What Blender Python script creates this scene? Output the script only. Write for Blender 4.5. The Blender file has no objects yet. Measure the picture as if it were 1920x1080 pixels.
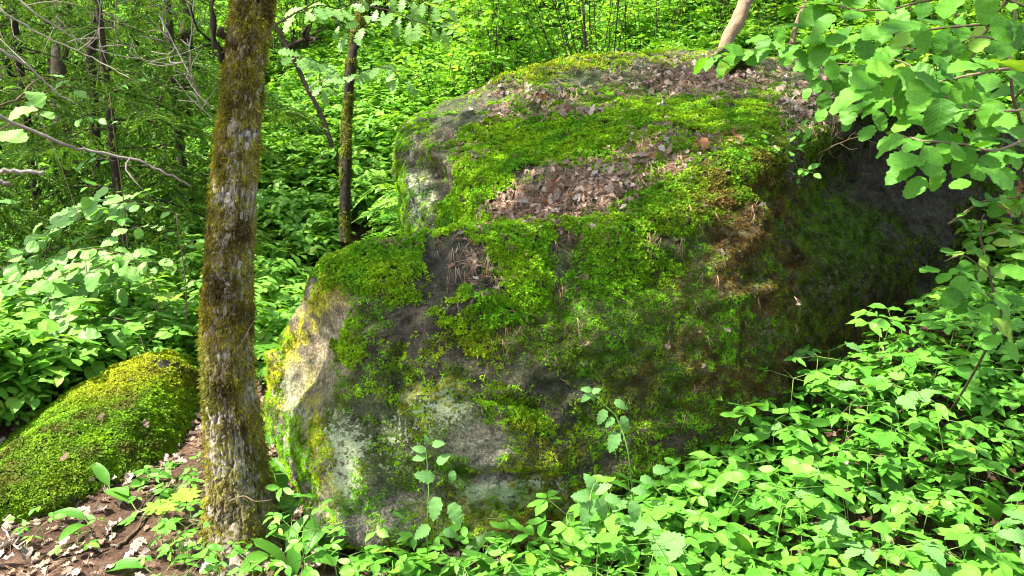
import bpy, bmesh, math
import numpy as np
from mathutils import Vector, Matrix, noise as mnoise
from mathutils.bvhtree import BVHTree

# ------------------------------------------------------------------ camera, light, exposure
scene = bpy.context.scene
C = scene.collection
F = 1450.0                      # focal length in 1920-wide pixels
PITCH = math.radians(12.0)
EYE = np.array([0.0, 0.0, 1.6])
cam_d = bpy.data.cameras.new('camera')
cam = bpy.data.objects.new('camera', cam_d); C.objects.link(cam)
cam.location = EYE; cam.rotation_euler = (math.pi/2 - PITCH, 0, 0)
cam_d.sensor_width = 36.0; cam_d.lens = 36.0*F/1920.0
cam_d.clip_start = 0.05; cam_d.clip_end = 1000
cam_d.dof.use_dof = True; cam_d.dof.focus_distance = 3.4; cam_d.dof.aperture_fstop = 11.0
scene.camera = cam

SUN_AZ = math.radians(-96)      # measured from +Y (view direction) towards +X; negative = left
SUN_EL = math.radians(56)
SUNV = np.array([math.sin(SUN_AZ)*math.cos(SUN_EL), math.cos(SUN_AZ)*math.cos(SUN_EL), math.sin(SUN_EL)])
world = bpy.data.worlds.new('World'); scene.world = world; world.use_nodes = True
wn = world.node_tree; bg = wn.nodes['Background']
sky = wn.nodes.new('ShaderNodeTexSky'); sky.sky_type = 'NISHITA'; sky.sun_disc = False
sky.sun_elevation = SUN_EL; sky.sun_rotation = SUN_AZ; sky.air_density = 1.0; sky.dust_density = 2.5; sky.ozone_density = 0.6
hs_ = wn.nodes.new('ShaderNodeHueSaturation'); hs_.inputs['Saturation'].default_value = 0.5   # thin bright cloud: a paler sky
wn.links.new(sky.outputs[0], hs_.inputs['Color']); wn.links.new(hs_.outputs[0], bg.inputs[0]); bg.inputs[1].default_value = 0.125
sl = bpy.data.lights.new('sun', 'SUN'); sl.energy = 5.0; sl.angle = math.radians(0.6); sl.color = (1.0, 0.93, 0.78)
so = bpy.data.objects.new('sun', sl); C.objects.link(so)
so.rotation_euler = Vector(-SUNV).to_track_quat('-Z', 'Y').to_euler(); so.location = (-6, 0, 9)
vs = scene.view_settings
vs.view_transform = 'Standard'; vs.look = 'None'; vs.gamma = 1.0; vs.use_curve_mapping = False
vs.exposure = 1.8
cy = scene.cycles
cy.max_bounces = 7; cy.diffuse_bounces = 4; cy.glossy_bounces = 2; cy.transmission_bounces = 4; cy.transparent_max_bounces = 4
cy.use_denoising = True; cy.filter_width = 1.1
cy.sample_clamp_indirect = 6.0
cy.use_adaptive_sampling = True; cy.adaptive_threshold = 0.02
cy.caustics_reflective = False; cy.caustics_refractive = False

# ------------------------------------------------------------------ helpers: camera geometry (used only to find where things stand)
FWD = np.array([0, math.cos(PITCH), -math.sin(PITCH)])
UPV = np.array([0, math.sin(PITCH), math.cos(PITCH)])
RT = np.array([1.0, 0, 0])
def P(px, py, d):
    return EYE + d*(FWD + (px-960.0)/F*RT - (py-540.0)/F*UPV)
def PX(p):
    q = np.asarray(p) - EYE
    d = q@FWD
    return 960 + F*(q@RT)/d, 540 - F*(q@UPV)/d, d

# ------------------------------------------------------------------ helpers: noise
def _h(ix, iy, iz, s):
    n = (ix*374761393 + iy*668265263 + iz*2147483647 + s*1274126177) & 0xFFFFFFFF
    n = ((n ^ (n >> 13))*1274126177) & 0xFFFFFFFF
    n = ((n ^ (n >> 16))*2246822519) & 0xFFFFFFFF
    return ((n ^ (n >> 15)) & 0xFFFFFF)/float(0xFFFFFF)
def vnoise(p, s=0):
    p = np.asarray(p, float); i = np.floor(p).astype(np.int64); f = p-i; u = f*f*f*(f*(f*6-15)+10)
    r = 0
    for a in (0, 1):
        wa = u[:, 0] if a else 1-u[:, 0]
        for b in (0, 1):
            wb = u[:, 1] if b else 1-u[:, 1]
            for c in (0, 1):
                wc = u[:, 2] if c else 1-u[:, 2]
                r = r + wa*wb*wc*_h(i[:, 0]+a, i[:, 1]+b, i[:, 2]+c, s)
    return r*2-1
def fbm(p, oct=4, s=0, gain=0.5):
    p = np.asarray(p, float); r = 0; a = 1.0; t = 0
    for k in range(oct):
        r = r + a*vnoise(p, s+k*17); t += a; p = p*2.03+11.3; a *= gain
    return r/t
def worley2(x, y, s=0):
    ix = np.floor(x).astype(np.int64); iy = np.floor(y).astype(np.int64)
    f1 = np.full(x.shape, 9.0); f2 = np.full(x.shape, 9.0); cid = np.zeros(x.shape)
    for a in (-1, 0, 1):
        for b in (-1, 0, 1):
            hx = _h(ix+a, iy+b, ix*0, s); hy = _h(ix+a, iy+b, ix*0+7, s)
            d = np.hypot(ix+a+hx-x, iy+b+hy-y)
            c = _h(ix+a, iy+b, ix*0+13, s)
            new = d < f1
            f2 = np.where(new, f1, np.minimum(f2, d)); cid = np.where(new, c, cid); f1 = np.where(new, d, f1)
    return f1, f2, cid
def sstep(a, b, x):
    t = np.clip((x-a)/(b-a), 0, 1); return t*t*(3-2*t)

# ------------------------------------------------------------------ helpers: objects
def link(name, data, parent=None, mat=None):
    o = bpy.data.objects.new(name, data); C.objects.link(o)
    if parent is not None: o.parent = parent
    if mat is not None and data is not None and not data.materials: data.materials.append(mat)
    return o
def tag(o, label=None, cat=None, group=None, kind=None):
    if label: o['label'] = label
    if cat: o['category'] = cat
    if group: o['group'] = group
    if kind: o['kind'] = kind
    return o
def empty(name, loc, rz=0):
    o = link(name, None); o.location = tuple(loc); o.rotation_euler = (0, 0, rz); o.empty_display_size = 0.05
    return o
def m4(R, t, s=1.0):
    M = np.eye(4); M[:3, :3] = np.asarray(R)*s; M[:3, 3] = t; return M
def orient(y, n):
    y = np.asarray(y, float); y = y/np.linalg.norm(y)
    z = np.asarray(n, float); z = z - y*(z@y); l = np.linalg.norm(z)
    if l < 1e-5:
        z = np.cross(y, [1, 0.3, 0.1]); l = np.linalg.norm(z)
    z = z/l; x = np.cross(y, z)
    return np.stack([x, y, z], 1)
def set_m(o, M): o.matrix_basis = Matrix(M.tolist())

def new_mesh(name, V, T, UV=None, attrs=None, smooth=True):
    """V (n,3), T (m,3) triangles, UV (n,2) per vertex, attrs {name: (n,) or (n,3)}"""
    me = bpy.data.meshes.new(name)
    V = np.asarray(V, np.float32); T = np.asarray(T, np.int32)
    me.vertices.add(len(V)); me.vertices.foreach_set('co', V.ravel())
    me.loops.add(len(T)*3); me.loops.foreach_set('vertex_index', T.ravel())
    me.polygons.add(len(T)); me.polygons.foreach_set('loop_start', np.arange(0, len(T)*3, 3, dtype=np.int32))
    me.update(calc_edges=True)
    if UV is not None:
        uv = me.uv_layers.new(name='UVMap'); uv.data.foreach_set('uv', np.asarray(UV, np.float32)[T.ravel()].ravel())
    for k, a in (attrs or {}).items():
        a = np.asarray(a, np.float32)
        if a.ndim == 1:
            at = me.attributes.new(k, 'FLOAT', 'POINT'); at.data.foreach_set('value', a)
        else:
            at = me.attributes.new(k, 'FLOAT_VECTOR', 'POINT'); at.data.foreach_set('vector', a.ravel())
    me.polygons.foreach_set('use_smooth', np.full(len(T), smooth))
    me.validate(); me.update()
    return me

class Acc:
    def __init__(s): s.V = []; s.T = []; s.U = []; s.R = []; s.n = 0
    def add(s, geo, M=None, rnd=0.0):
        V, T, U = geo
        if M is not None: V = V@M[:3, :3].T + M[:3, 3]
        s.V.append(V); s.T.append(T+s.n); s.U.append(U if U is not None else np.zeros((len(V), 2)))
        s.R.append(np.full(len(V), rnd)); s.n += len(V)
    def geo(s): return np.concatenate(s.V), np.concatenate(s.T), np.concatenate(s.U)
    def mesh(s, name): 
        V, T, U = s.geo(); return new_mesh(name, V, T, U, {'rnd': np.concatenate(s.R)})
    def obj(s, name, mat, parent=None): return link(name, s.mesh(name), parent, mat)

def catmull(pts, n):
    p = np.asarray(pts, float)
    if len(p) < 3:
        t = np.linspace(0, 1, n)[:, None]; return p[0]*(1-t)+p[-1]*t
    q = np.vstack([2*p[0]-p[1], p, 2*p[-1]-p[-2]])
    seg = len(p)-1; t = np.linspace(0, seg-1e-6, n); i = np.floor(t).astype(int); f = (t-i)[:, None]
    a, b, c, d = q[i], q[i+1], q[i+2], q[i+3]
    return 0.5*((2*b)+(-a+c)*f+(2*a-5*b+4*c-d)*f*f+(-a+3*b-3*c+d)*f**3)
def tube(pts, r0, r1=None, sides=6, n=None, jit=0.0, rng=None, power=1.0):
    """tapered tube along the points (closed at the tip)"""
    p = np.asarray(pts, float)
    if n: p = catmull(p, n)
    if jit and rng is not None: 
        j = rng.normal(0, jit, p.shape); j[0] = 0; p = p+j
    r1 = r0 if r1 is None else r1
    k = len(p); r = r0+(r1-r0)*np.linspace(0, 1, k)**power
    tan = np.gradient(p, axis=0); tan /= np.linalg.norm(tan, axis=1)[:, None]+1e-9
    ref = np.array([0, 0, 1.0]) if abs(tan[0][2]) < 0.8 else np.array([0, 1.0, 0])
    a = np.cross(tan, ref); a /= np.linalg.norm(a, axis=1)[:, None]+1e-9; b = np.cross(tan, a)
    th = np.linspace(0, 2*math.pi, sides, endpoint=False)
    V = (p[:, None]+r[:, None, None]*(np.cos(th)[None, :, None]*a[:, None]+np.sin(th)[None, :, None]*b[:, None])).reshape(-1, 3)
    U = np.stack(np.meshgrid(np.linspace(0, 1, k), th/6.283, indexing='ij'), -1).reshape(-1, 2)
    T = []
    for i in range(k-1):
        for j in range(sides):
            j2 = (j+1) % sides
            q = (i*sides+j, i*sides+j2, (i+1)*sides+j2, (i+1)*sides+j)
            T += [(q[0], q[2], q[1]), (q[0], q[3], q[2])]
    e = (k-1)*sides
    for j in range(1, sides-1): T.append((e, e+j+1, e+j)); T.append((0, j, j+1))
    return V, np.array(T), U

# ------------------------------------------------------------------ helpers: materials
def nodes(name):
    m = bpy.data.materials.new(name); m.use_nodes = True; nt = m.node_tree; nt.nodes.clear()
    return m, nt, nt.nodes, nt.links
def N(nt, t, **kw):
    n = nt.nodes.new(t)
    for k, v in kw.items():
        if k.startswith('i_'): n.inputs[k[2:].replace('_', ' ')].default_value = v
        else: setattr(n, k, v)
    return n
def mixc(nt, f, a, b, mode='MIX'):
    n = nt.nodes.new('ShaderNodeMix'); n.data_type = 'RGBA'; n.blend_type = mode
    for s, v in ((0, f), (6, a), (7, b)):
        if hasattr(v, 'is_output'): nt.links.new(v, n.inputs[s])
        else: n.inputs[s].default_value = v if s == 0 else (*v, 1)
    return n.outputs[2]
def mth(nt, op, a, b=0.0, c=0.0, clamp=False):
    n = nt.nodes.new('ShaderNodeMath'); n.operation = op; n.use_clamp = clamp
    for s, v in ((0, a), (1, b), (2, c)):
        if hasattr(v, 'is_output'): nt.links.new(v, n.inputs[s])
        else: n.inputs[s].default_value = v
    return n.outputs[0]
def ramp(nt, f, stops):
    n = nt.nodes.new('ShaderNodeValToRGB'); nt.links.new(f, n.inputs[0]); cr = n.color_ramp
    while len(cr.elements) < len(stops): cr.elements.new(0.5)
    for e, (p, c) in zip(cr.elements, stops): e.position = p; e.color = (*c, 1) if len(c) == 3 else c
    return n.outputs[0]
def rnd_value(nt):
    oi = N(nt, 'ShaderNodeObjectInfo'); at = N(nt, 'ShaderNodeAttribute', attribute_name='rnd')
    return mth(nt, 'FRACT', mth(nt, 'ADD', oi.outputs['Random'], at.outputs['Fac']))
def leaf_mat(name, c0, c1, c2=None, trans=0.4, rough=0.45, veins=9, vein_amt=0.35, spots=0.25, spec=0.22, parallel=False):
    """green leaf: front colour between c0 and c1 from leaf to leaf, side veins from the UV map, light shining through"""
    m, nt, ns, lk = nodes(name)
    r = rnd_value(nt)
    stops = [(0.0, c0), (0.6, c1)] + ([(0.93, c1), (1.0, c2)] if c2 else [])
    col = ramp(nt, r, stops)
    uv = N(nt, 'ShaderNodeUVMap'); sep = N(nt, 'ShaderNodeSeparateXYZ'); lk.new(uv.outputs[0], sep.inputs[0])
    ax = mth(nt, 'ABSOLUTE', mth(nt, 'SUBTRACT', sep.outputs[0], 0.5))
    if parallel: ph = mth(nt, 'MULTIPLY', ax, veins*6.283*2)
    else: ph = mth(nt, 'MULTIPLY', mth(nt, 'SUBTRACT', sep.outputs[1], mth(nt, 'MULTIPLY', ax, 0.55)), veins*6.283)
    w = mth(nt, 'POWER', mth(nt, 'ADD', mth(nt, 'MULTIPLY', mth(nt, 'COSINE', ph), 0.5), 0.5), 9.0)
    mid = mth(nt, 'SUBTRACT', 1.0, mth(nt, 'MULTIPLY', ax, 28.0), clamp=True)
    v = mth(nt, 'MAXIMUM', w, mid)
    lc = tuple(min(1, x*1.7+0.03) for x in c1)
    col = mixc(nt, mth(nt, 'MULTIPLY', v, vein_amt), col, lc)
    tc = N(nt, 'ShaderNodeTexCoord')
    nz = N(nt, 'ShaderNodeTexNoise', i_Scale=9.0, i_Detail=3.0); lk.new(uv.outputs[0], nz.inputs['Vector'])
    col = mixc(nt, mth(nt, 'MULTIPLY', mth(nt, 'SUBTRACT', nz.outputs[0], 0.45, clamp=True), spots*4), col, tuple(x*0.55 for x in c0))
    pb = N(nt, 'ShaderNodeBsdfPrincipled'); pb.inputs['Roughness'].default_value = rough
    pb.inputs['Specular IOR Level'].default_value = spec
    lk.new(col, pb.inputs['Base Color'])
    bp = N(nt, 'ShaderNodeBump', i_Strength=0.2, i_Distance=0.0015, invert=True); lk.new(v, bp.inputs['Height']); lk.new(bp.outputs[0], pb.inputs['Normal'])
    tr = N(nt, 'ShaderNodeBsdfTranslucent')
    lk.new(mixc(nt, 1.0, col, (1.35, 1.25, 0.45), 'MULTIPLY'), tr.inputs[0])
    ad = N(nt, 'ShaderNodeMixShader'); ad.inputs[0].default_value = trans
    lk.new(pb.outputs[0], ad.inputs[1]); lk.new(tr.outputs[0], ad.inputs[2])
    out = N(nt, 'ShaderNodeOutputMaterial'); lk.new(ad.outputs[0], out.inputs[0])
    return m
def plain_mat(name, c0, c1, rough=0.85, scale=12.0, bump=0.3, dist=0.01, use_rnd=True, spec=0.2, c2=None, trans=0.0):
    m, nt, ns, lk = nodes(name)
    tc = N(nt, 'ShaderNodeTexCoord'); nz = N(nt, 'ShaderNodeTexNoise', i_Scale=scale, i_Detail=6.0, i_Roughness=0.65)
    lk.new(tc.outputs['Object'], nz.inputs['Vector'])
    f = nz.outputs[0]
    if use_rnd: f = mth(nt, 'ADD', mth(nt, 'MULTIPLY', f, 0.6), mth(nt, 'MULTIPLY', mth(nt, 'SUBTRACT', rnd_value(nt), 0.3), 0.7), clamp=True)
    col = ramp(nt, f, [(0.25, c0), (0.75, c1)] + ([(0.95, c2)] if c2 else []))
    pb = N(nt, 'ShaderNodeBsdfPrincipled'); pb.inputs['Roughness'].default_value = rough; pb.inputs['Specular IOR Level'].default_value = spec
    lk.new(col, pb.inputs['Base Color'])
    bp = N(nt, 'ShaderNodeBump', i_Strength=bump, i_Distance=dist); lk.new(nz.outputs[0], bp.inputs['Height']); lk.new(bp.outputs[0], pb.inputs['Normal'])
    out = N(nt, 'ShaderNodeOutputMaterial')
    if trans:
        tr = N(nt, 'ShaderNodeBsdfTranslucent'); lk.new(col, tr.inputs[0]); mx = N(nt, 'ShaderNodeMixShader'); mx.inputs[0].default_value = trans
        lk.new(pb.outputs[0], mx.inputs[1]); lk.new(tr.outputs[0], mx.inputs[2]); lk.new(mx.outputs[0], out.inputs[0])
    else: lk.new(pb.outputs[0], out.inputs[0])
    return m
def attr_mat(name, attr='col', rough=0.9, bscale=60.0, bump=0.6, dist=0.006, kind='GEOMETRY', trans=0.0, fine=0.35, spec=0.2):
    """base colour carried by the surface itself (attribute), broken up by fine grain"""
    m, nt, ns, lk = nodes(name)
    at = N(nt, 'ShaderNodeAttribute', attribute_name=attr, attribute_type=kind)
    tc = N(nt, 'ShaderNodeTexCoord'); nz = N(nt, 'ShaderNodeTexNoise', i_Scale=bscale, i_Detail=8.0, i_Roughness=0.7)
    lk.new(tc.outputs['Object'], nz.inputs['Vector'])
    g = ramp(nt, nz.outputs[0], [(0.3, (1-fine,)*3), (0.7, (1+fine,)*3)])
    col = mixc(nt, 1.0, at.outputs['Color'], g, 'MULTIPLY')
    pb = N(nt, 'ShaderNodeBsdfPrincipled'); pb.inputs['Roughness'].default_value = rough; pb.inputs['Specular IOR Level'].default_value = spec
    lk.new(col, pb.inputs['Base Color'])
    out = N(nt, 'ShaderNodeOutputMaterial')
    if bump:
        bp = N(nt, 'ShaderNodeBump', i_Strength=bump, i_Distance=dist); lk.new(nz.outputs[0], bp.inputs['Height']); lk.new(bp.outputs[0], pb.inputs['Normal'])
    if trans:
        tr = N(nt, 'ShaderNodeBsdfTranslucent'); lk.new(col, tr.inputs[0]); mx = N(nt, 'ShaderNodeMixShader'); mx.inputs[0].default_value = trans
        lk.new(pb.outputs[0], mx.inputs[1]); lk.new(tr.outputs[0], mx.inputs[2]); lk.new(mx.outputs[0], out.inputs[0])
    else: lk.new(pb.outputs[0], out.inputs[0])
    return m

# ------------------------------------------------------------------ helpers: scatter as one object (stuff)
def stuff_scatter(name, pts, rots, scl, protos, idx=None, cols=None, parent=None, label=None, cat=None):
    """one object: small pieces on points; rots euler (n,3)"""
    n = len(pts)
    if n == 0: return None
    me = bpy.data.meshes.new(name); me.vertices.add(n); me.vertices.foreach_set('co', np.asarray(pts, np.float32).ravel())
    a = me.attributes.new('rot', 'FLOAT_VECTOR', 'POINT'); a.data.foreach_set('vector', np.asarray(rots, np.float32).ravel())
    a = me.attributes.new('scl', 'FLOAT', 'POINT'); a.data.foreach_set('value', np.asarray(scl, np.float32))
    a = me.attributes.new('idx', 'INT', 'POINT'); a.data.foreach_set('value', np.asarray(idx if idx is not None else np.arange(n) % len(protos), np.int32))
    if cols is not None:
        a = me.attributes.new('col', 'FLOAT_VECTOR', 'POINT'); a.data.foreach_set('vector', np.asarray(cols, np.float32).ravel())
    o = link(name, me, parent)
    col = bpy.data.collections.new(name+'_pieces')
    for k, (pm, mat) in enumerate(protos):
        if not pm.materials: pm.materials.append(mat)
        po = bpy.data.objects.new('%s_piece_%02d' % (name, k), pm); col.objects.link(po)
    ng = bpy.data.node_groups.new(name, 'GeometryNodeTree')
    ng.interface.new_socket('Geometry', in_out='INPUT', socket_type='NodeSocketGeometry')
    ng.interface.new_socket('Geometry', in_out='OUTPUT', socket_type='NodeSocketGeometry')
    gi = ng.nodes.new('NodeGroupInput'); go = ng.nodes.new('NodeGroupOutput')
    ci = ng.nodes.new('GeometryNodeCollectionInfo'); ci.inputs['Collection'].default_value = col
    ci.inputs['Separate Children'].default_value = True; ci.inputs['Reset Children'].default_value = True
    ip = ng.nodes.new('GeometryNodeInstanceOnPoints'); ip.inputs['Pick Instance'].default_value = True
    def na(nm, t):
        q = ng.nodes.new('GeometryNodeInputNamedAttribute'); q.data_type = t; q.inputs['Name'].default_value = nm
        return [s for s in q.outputs if s.enabled and s.name == 'Attribute'][0]
    ng.links.new(gi.outputs[0], ip.inputs['Points']); ng.links.new(ci.outputs[0], ip.inputs['Instance'])
    ng.links.new(na('idx', 'INT'), ip.inputs['Instance Index'])
    ng.links.new(na('rot', 'FLOAT_VECTOR'), ip.inputs['Rotation']); ng.links.new(na('scl', 'FLOAT'), ip.inputs['Scale'])
    ng.links.new(ip.outputs[0], go.inputs[0])
    md = o.modifiers.new('scatter', 'NODES'); md.node_group = ng
    tag(o, label, cat, None, 'stuff')
    return o
def eulers(Rs):
    """XYZ euler angles of (n,3,3) rotation matrices"""
    Rs = np.asarray(Rs)
    sy = -Rs[:, 2, 0]; y = np.arcsin(np.clip(sy, -1, 1))
    x = np.arctan2(Rs[:, 2, 1], Rs[:, 2, 2]); z = np.arctan2(Rs[:, 1, 0], Rs[:, 0, 0])
    return np.stack([x, y, z], 1)
def frames(nrm, rng, up=None, tilt=0.0):
    """rotation matrices whose z is the normal (tilted a little) and x,y spun at random"""
    n = np.array(nrm, float); n += rng.normal(0, tilt, n.shape) if tilt else 0
    if up is not None: n += np.array(up)
    n /= np.linalg.norm(n, axis=1)[:, None]
    t = rng.normal(size=n.shape); x = np.cross(n, t); x /= np.linalg.norm(x, axis=1)[:, None]; y = np.cross(n, x)
    return np.stack([x, y, n], 2)
def sample_mesh(V, T, n, rng, w=None):
    a, b, c = V[T[:, 0]], V[T[:, 1]], V[T[:, 2]]
    cr = np.cross(b-a, c-a); ar = np.linalg.norm(cr, axis=1)+1e-12; nn = cr/ar[:, None]
    pr = ar if w is None else ar*w
    k = rng.choice(len(T), n, p=pr/pr.sum())
    u = rng.random(n); v = rng.random(n); s = u+v > 1; u[s] = 1-u[s]; v[s] = 1-v[s]
    return a[k]+(b[k]-a[k])*u[:, None]+(c[k]-a[k])*v[:, None], nn[k], k

# ------------------------------------------------------------------ helpers: leaves. Every leaf grows from its base along +Y, face up +Z
def leaf_geo(widths, length=1.0, fold=0.15, droop=0.2, serr=0.0, cup=0.0, wav=0.0, seed=0):
    """widths: half width at equal steps from base to tip"""
    rg = np.random.default_rng(seed)
    w = np.array(widths, float); k = len(w)
    y = np.linspace(0, 1, k)
    V = []; U = []
    for i in range(k):
        ww = w[i]; yy = y[i]; yo = yy
        if serr and 0 < i < k-1:
            ww = ww*(1+serr*(1 if i % 2 else -0.6)); yo = yy+(serr*0.12 if i % 2 else -serr*0.1)
        z = -droop*yy*yy
        wz = wav*math.sin(i*1.9+seed)
        V += [(-ww, yo, z+fold*ww+cup*ww*ww+wz*ww), (0, yy, z), (ww, yo, z+fold*ww+cup*ww*ww-wz*ww)]
        q = 0.5*ww/max(w.max(), 1e-6)
        U += [(0.5-q, yy), (0.5, yy), (0.5+q, yy)]
    T = []
    for i in range(k-1):
        for j in (0, 1):
            a = i*3+j; T += [(a, a+1, a+4), (a, a+4, a+3)]
    V = np.array(V)*length
    return V, np.array(T), np.array(U)
def prof(k, peak, wid, p=0.75, base=0.0):
    t = np.linspace(0, 1, k)
    a = np.where(t < peak, (t/peak), (1-t)/(1-peak))
    w = wid*np.clip(np.sin(a*math.pi/2), 0, 1)**p
    w[0] = max(w[0], base); w[-1] = 0.0
    return w
def uneven(g, seed, amt=.045):
    """no two leaves alike: bend, twist and dent the blade"""
    V, T, U = g; V = V.copy(); rg = np.random.default_rng(seed); n = fbm(V*3.1+seed*5.3, 2, seed); V[:, 2] += amt*1.6*n; V[:, 0] *= 1+.10*fbm(V*4+seed*2.1, 2, seed+9)
    V[:, 0] += rg.normal(0, .09)*V[:, 1]**2; V[:, 2] += rg.normal(0, .22)*V[:, 0]*V[:, 1]
    return V, T, U
HAZEL = [uneven(leaf_geo(np.r_[0.12, prof(13, 0.50+.02*(i % 3), 0.36+.025*(i % 4), 0.5+.06*(i % 3))[1:]], fold=0.04+0.06*(i % 4), droop=0.05+0.09*(i % 5), serr=0.08+.02*(i % 3), wav=0.07, seed=i), i) for i in range(8)]
OVAL = [uneven(leaf_geo(prof(8, 0.38+.03*i, 0.21+.03*(i % 3), 0.8+.1*(i % 2)), fold=0.1+.06*i, droop=0.05+0.1*(i % 4), serr=0.05, wav=0.1, seed=i), i+20) for i in range(5)]
SMALL = [leaf_geo(prof(5, 0.45, 0.30, 0.7), fold=0.15, droop=0.1+0.15*i, seed=i) for i in range(3)]
LILY = [leaf_geo(prof(9, 0.46, 0.17+0.02*i, 0.8, 0.02), fold=0.45, droop=0.15+0.25*i, wav=0.05, seed=i) for i in range(3)]
NETTLE = [leaf_geo(np.r_[0.16, prof(12, 0.28, 0.30, 0.7)[1:]], fold=0.15, droop=0.2+0.2*i, serr=0.16, wav=0.06, seed=i) for i in range(2)]
OAKW = [0.03, 0.07, 0.10, 0.19, 0.11, 0.27, 0.13, 0.33, 0.17, 0.30, 0.16, 0.2, 0.0]
OAK = [leaf_geo(OAKW, fold=0.1, droop=0.1+0.2*i, wav=0.12, seed=i) for i in range(3)]
def palmate(lobes=5, seed=0, depth=0.5, teeth=True):
    """maple-like leaf: fan round the base point"""
    rg = np.random.default_rng(seed); V = [(0, 0.25, 0.0)]; U = [(0.5, 0.3)]; m = lobes*4
    ang = np.linspace(-2.35, 2.35, m+1)
    for i, a in enumerate(ang):
        f = (i % 4)/4.0; lob = abs(math.cos(f*math.pi))
        r = (1-0.22*abs(a)/2.35)*(1-depth+depth*lob)*0.62*(0.95+0.1*rg.random())
        x = math.sin(a)*r; y = 0.25+math.cos(a)*r
        V.append((x, y, -0.15*r*r+0.05*lob*abs(x))); U.append((0.5+x*0.6, y))
    V.append((0, 0, 0)); U.append((0.5, 0))
    n = len(V); T = [(0, i+1, i) for i in range(1, n-2)] + [(0, n-1, n-2), (0, 1, n-1)]
    return np.array(V, float), np.array(T), np.array(U)
MAPLE = [palmate(5, i, 0.45) for i in range(2)]
def dead_geo(seed, kind=0):
    """curled dry leaf"""
    rg = np.random.default_rng(seed)
    w = np.array(OAKW)*1.05 if kind == 0 else prof(9, 0.5, 0.32, 0.6)
    V, T, U = leaf_geo(w, fold=rg.uniform(-0.4, 0.9), droop=rg.uniform(-0.5, 0.6), wav=0.35, seed=seed)
    V = V.copy(); V[:, 2] += 0.05*fbm(V*5+seed*3, 2, seed)
    c = rg.uniform(-1.2, 1.2); V[:, 2] += c*V[:, 0]**2
    V[:, 2] -= V[:, 2].min(); V[:, 1] -= 0.5
    return V, T, U
DEAD = [dead_geo(i, i % 2) for i in range(10)]
# ------------------------------------------------------------------ the ground
def H(x, y):
    x = np.asarray(x, float); y = np.asarray(y, float)
    h = 0.62*sstep(0.1, 2.3, x)*sstep(1.5, 3.6, y)
    h = h + 0.10*sstep(-0.5, -2.5, x)*sstep(2.5, 5, y)
    yy = np.maximum(0, y-5.0-0.25*np.clip(-x, 0, 4))
    h = h + 0.36*yy*sstep(0, 3.0, yy)*(1-0.35*sstep(20, 60, yy))
    h = h + 0.35*sstep(1.6, 5, x)*sstep(4.5, 7, y)
    pp = np.stack([x.ravel(), y.ravel(), 0*x.ravel()], 1)
    n = fbm(pp*0.7, 3, 5)*0.10*sstep(1.0, 6, np.hypot(x, y)).ravel() + fbm(pp*4.0, 3, 9)*0.020
    return h + n.reshape(x.shape)
def G(px, py):
    """the point of the ground seen at a pixel of the photograph"""
    d = FWD + (px-960.0)/F*RT - (py-540.0)/F*UPV
    t = np.concatenate([np.arange(1.0, 12, 0.02), np.arange(12, 80, 0.2)])
    q = EYE+t[:, None]*d
    below = np.nonzero(q[:, 2] < H(q[:, 0], q[:, 1]))[0]
    return q[below[0]] if len(below) else q[-1]
def on_ground(x, y): return np.array([x, y, float(H(np.array([x]), np.array([y]))[0])])

def warp_axis(lo, hi, near, n):
    s = np.linspace(-1, 1, n); k = 4.2
    a = np.sinh(s*k)/math.sinh(k)
    return np.where(a < 0, -a*lo, a*hi)+near
gx = warp_axis(-90, 90, 0.0, 420); gy = warp_axis(-40, 120, 3.2, 420)
X, Y = np.meshgrid(gx, gy, indexing='ij')
Z = H(X, Y)
nn_ = len(gx), len(gy)
I = np.arange(nn_[0]*nn_[1]).reshape(nn_)
a, b, c, d = I[:-1, :-1].ravel(), I[1:, :-1].ravel(), I[1:, 1:].ravel(), I[:-1, 1:].ravel()
gT = np.concatenate([np.stack([a, b, c], 1), np.stack([a, c, d], 1)])
gV = np.stack([X.ravel(), Y.ravel(), Z.ravel()], 1)

def ground_mat():
    m, nt, ns, lk = nodes('forest_soil')
    tc = N(nt, 'ShaderNodeTexCoord')
    n1 = N(nt, 'ShaderNodeTexNoise', i_Scale=1.6, i_Detail=5.0); lk.new(tc.outputs['Object'], n1.inputs['Vector'])
    n2 = N(nt, 'ShaderNodeTexNoise', i_Scale=45.0, i_Detail=8.0, i_Roughness=0.75); lk.new(tc.outputs['Object'], n2.inputs['Vector'])
    v = N(nt, 'ShaderNodeTexVoronoi', i_Scale=38.0); lk.new(tc.outputs['Object'], v.inputs['Vector'])
    soil = ramp(nt, n2.outputs[0], [(0.3, (0.028, 0.017, 0.012)), (0.55, (0.085, 0.052, 0.036)), (0.75, (0.18, 0.115, 0.08))])
    lit = ramp(nt, v.outputs['Color'], [(0.1, (0.05, 0.03, 0.02)), (0.5, (0.17, 0.10, 0.07)), (0.9, (0.30, 0.20, 0.15))])
    col = mixc(nt, mth(nt, 'MULTIPLY', mth(nt, 'SUBTRACT', n1.outputs[0], 0.42, clamp=True), 3.5, clamp=True), soil, lit)
    pb = N(nt, 'ShaderNodeBsdfPrincipled'); pb.inputs['Roughness'].default_value = 0.95; pb.inputs['Specular IOR Level'].default_value = 0.1
    lk.new(col, pb.inputs['Base Color'])
    bp = N(nt, 'ShaderNodeBump', i_Strength=0.9, i_Distance=0.02); lk.new(n2.outputs[0], bp.inputs['Height']); lk.new(bp.outputs[0], pb.inputs['Normal'])
    out = N(nt, 'ShaderNodeOutputMaterial'); lk.new(pb.outputs[0], out.inputs[0])
    return m
ground = link('ground', new_mesh('ground', gV, gT), None, ground_mat()); tag(ground, kind='structure')

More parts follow.
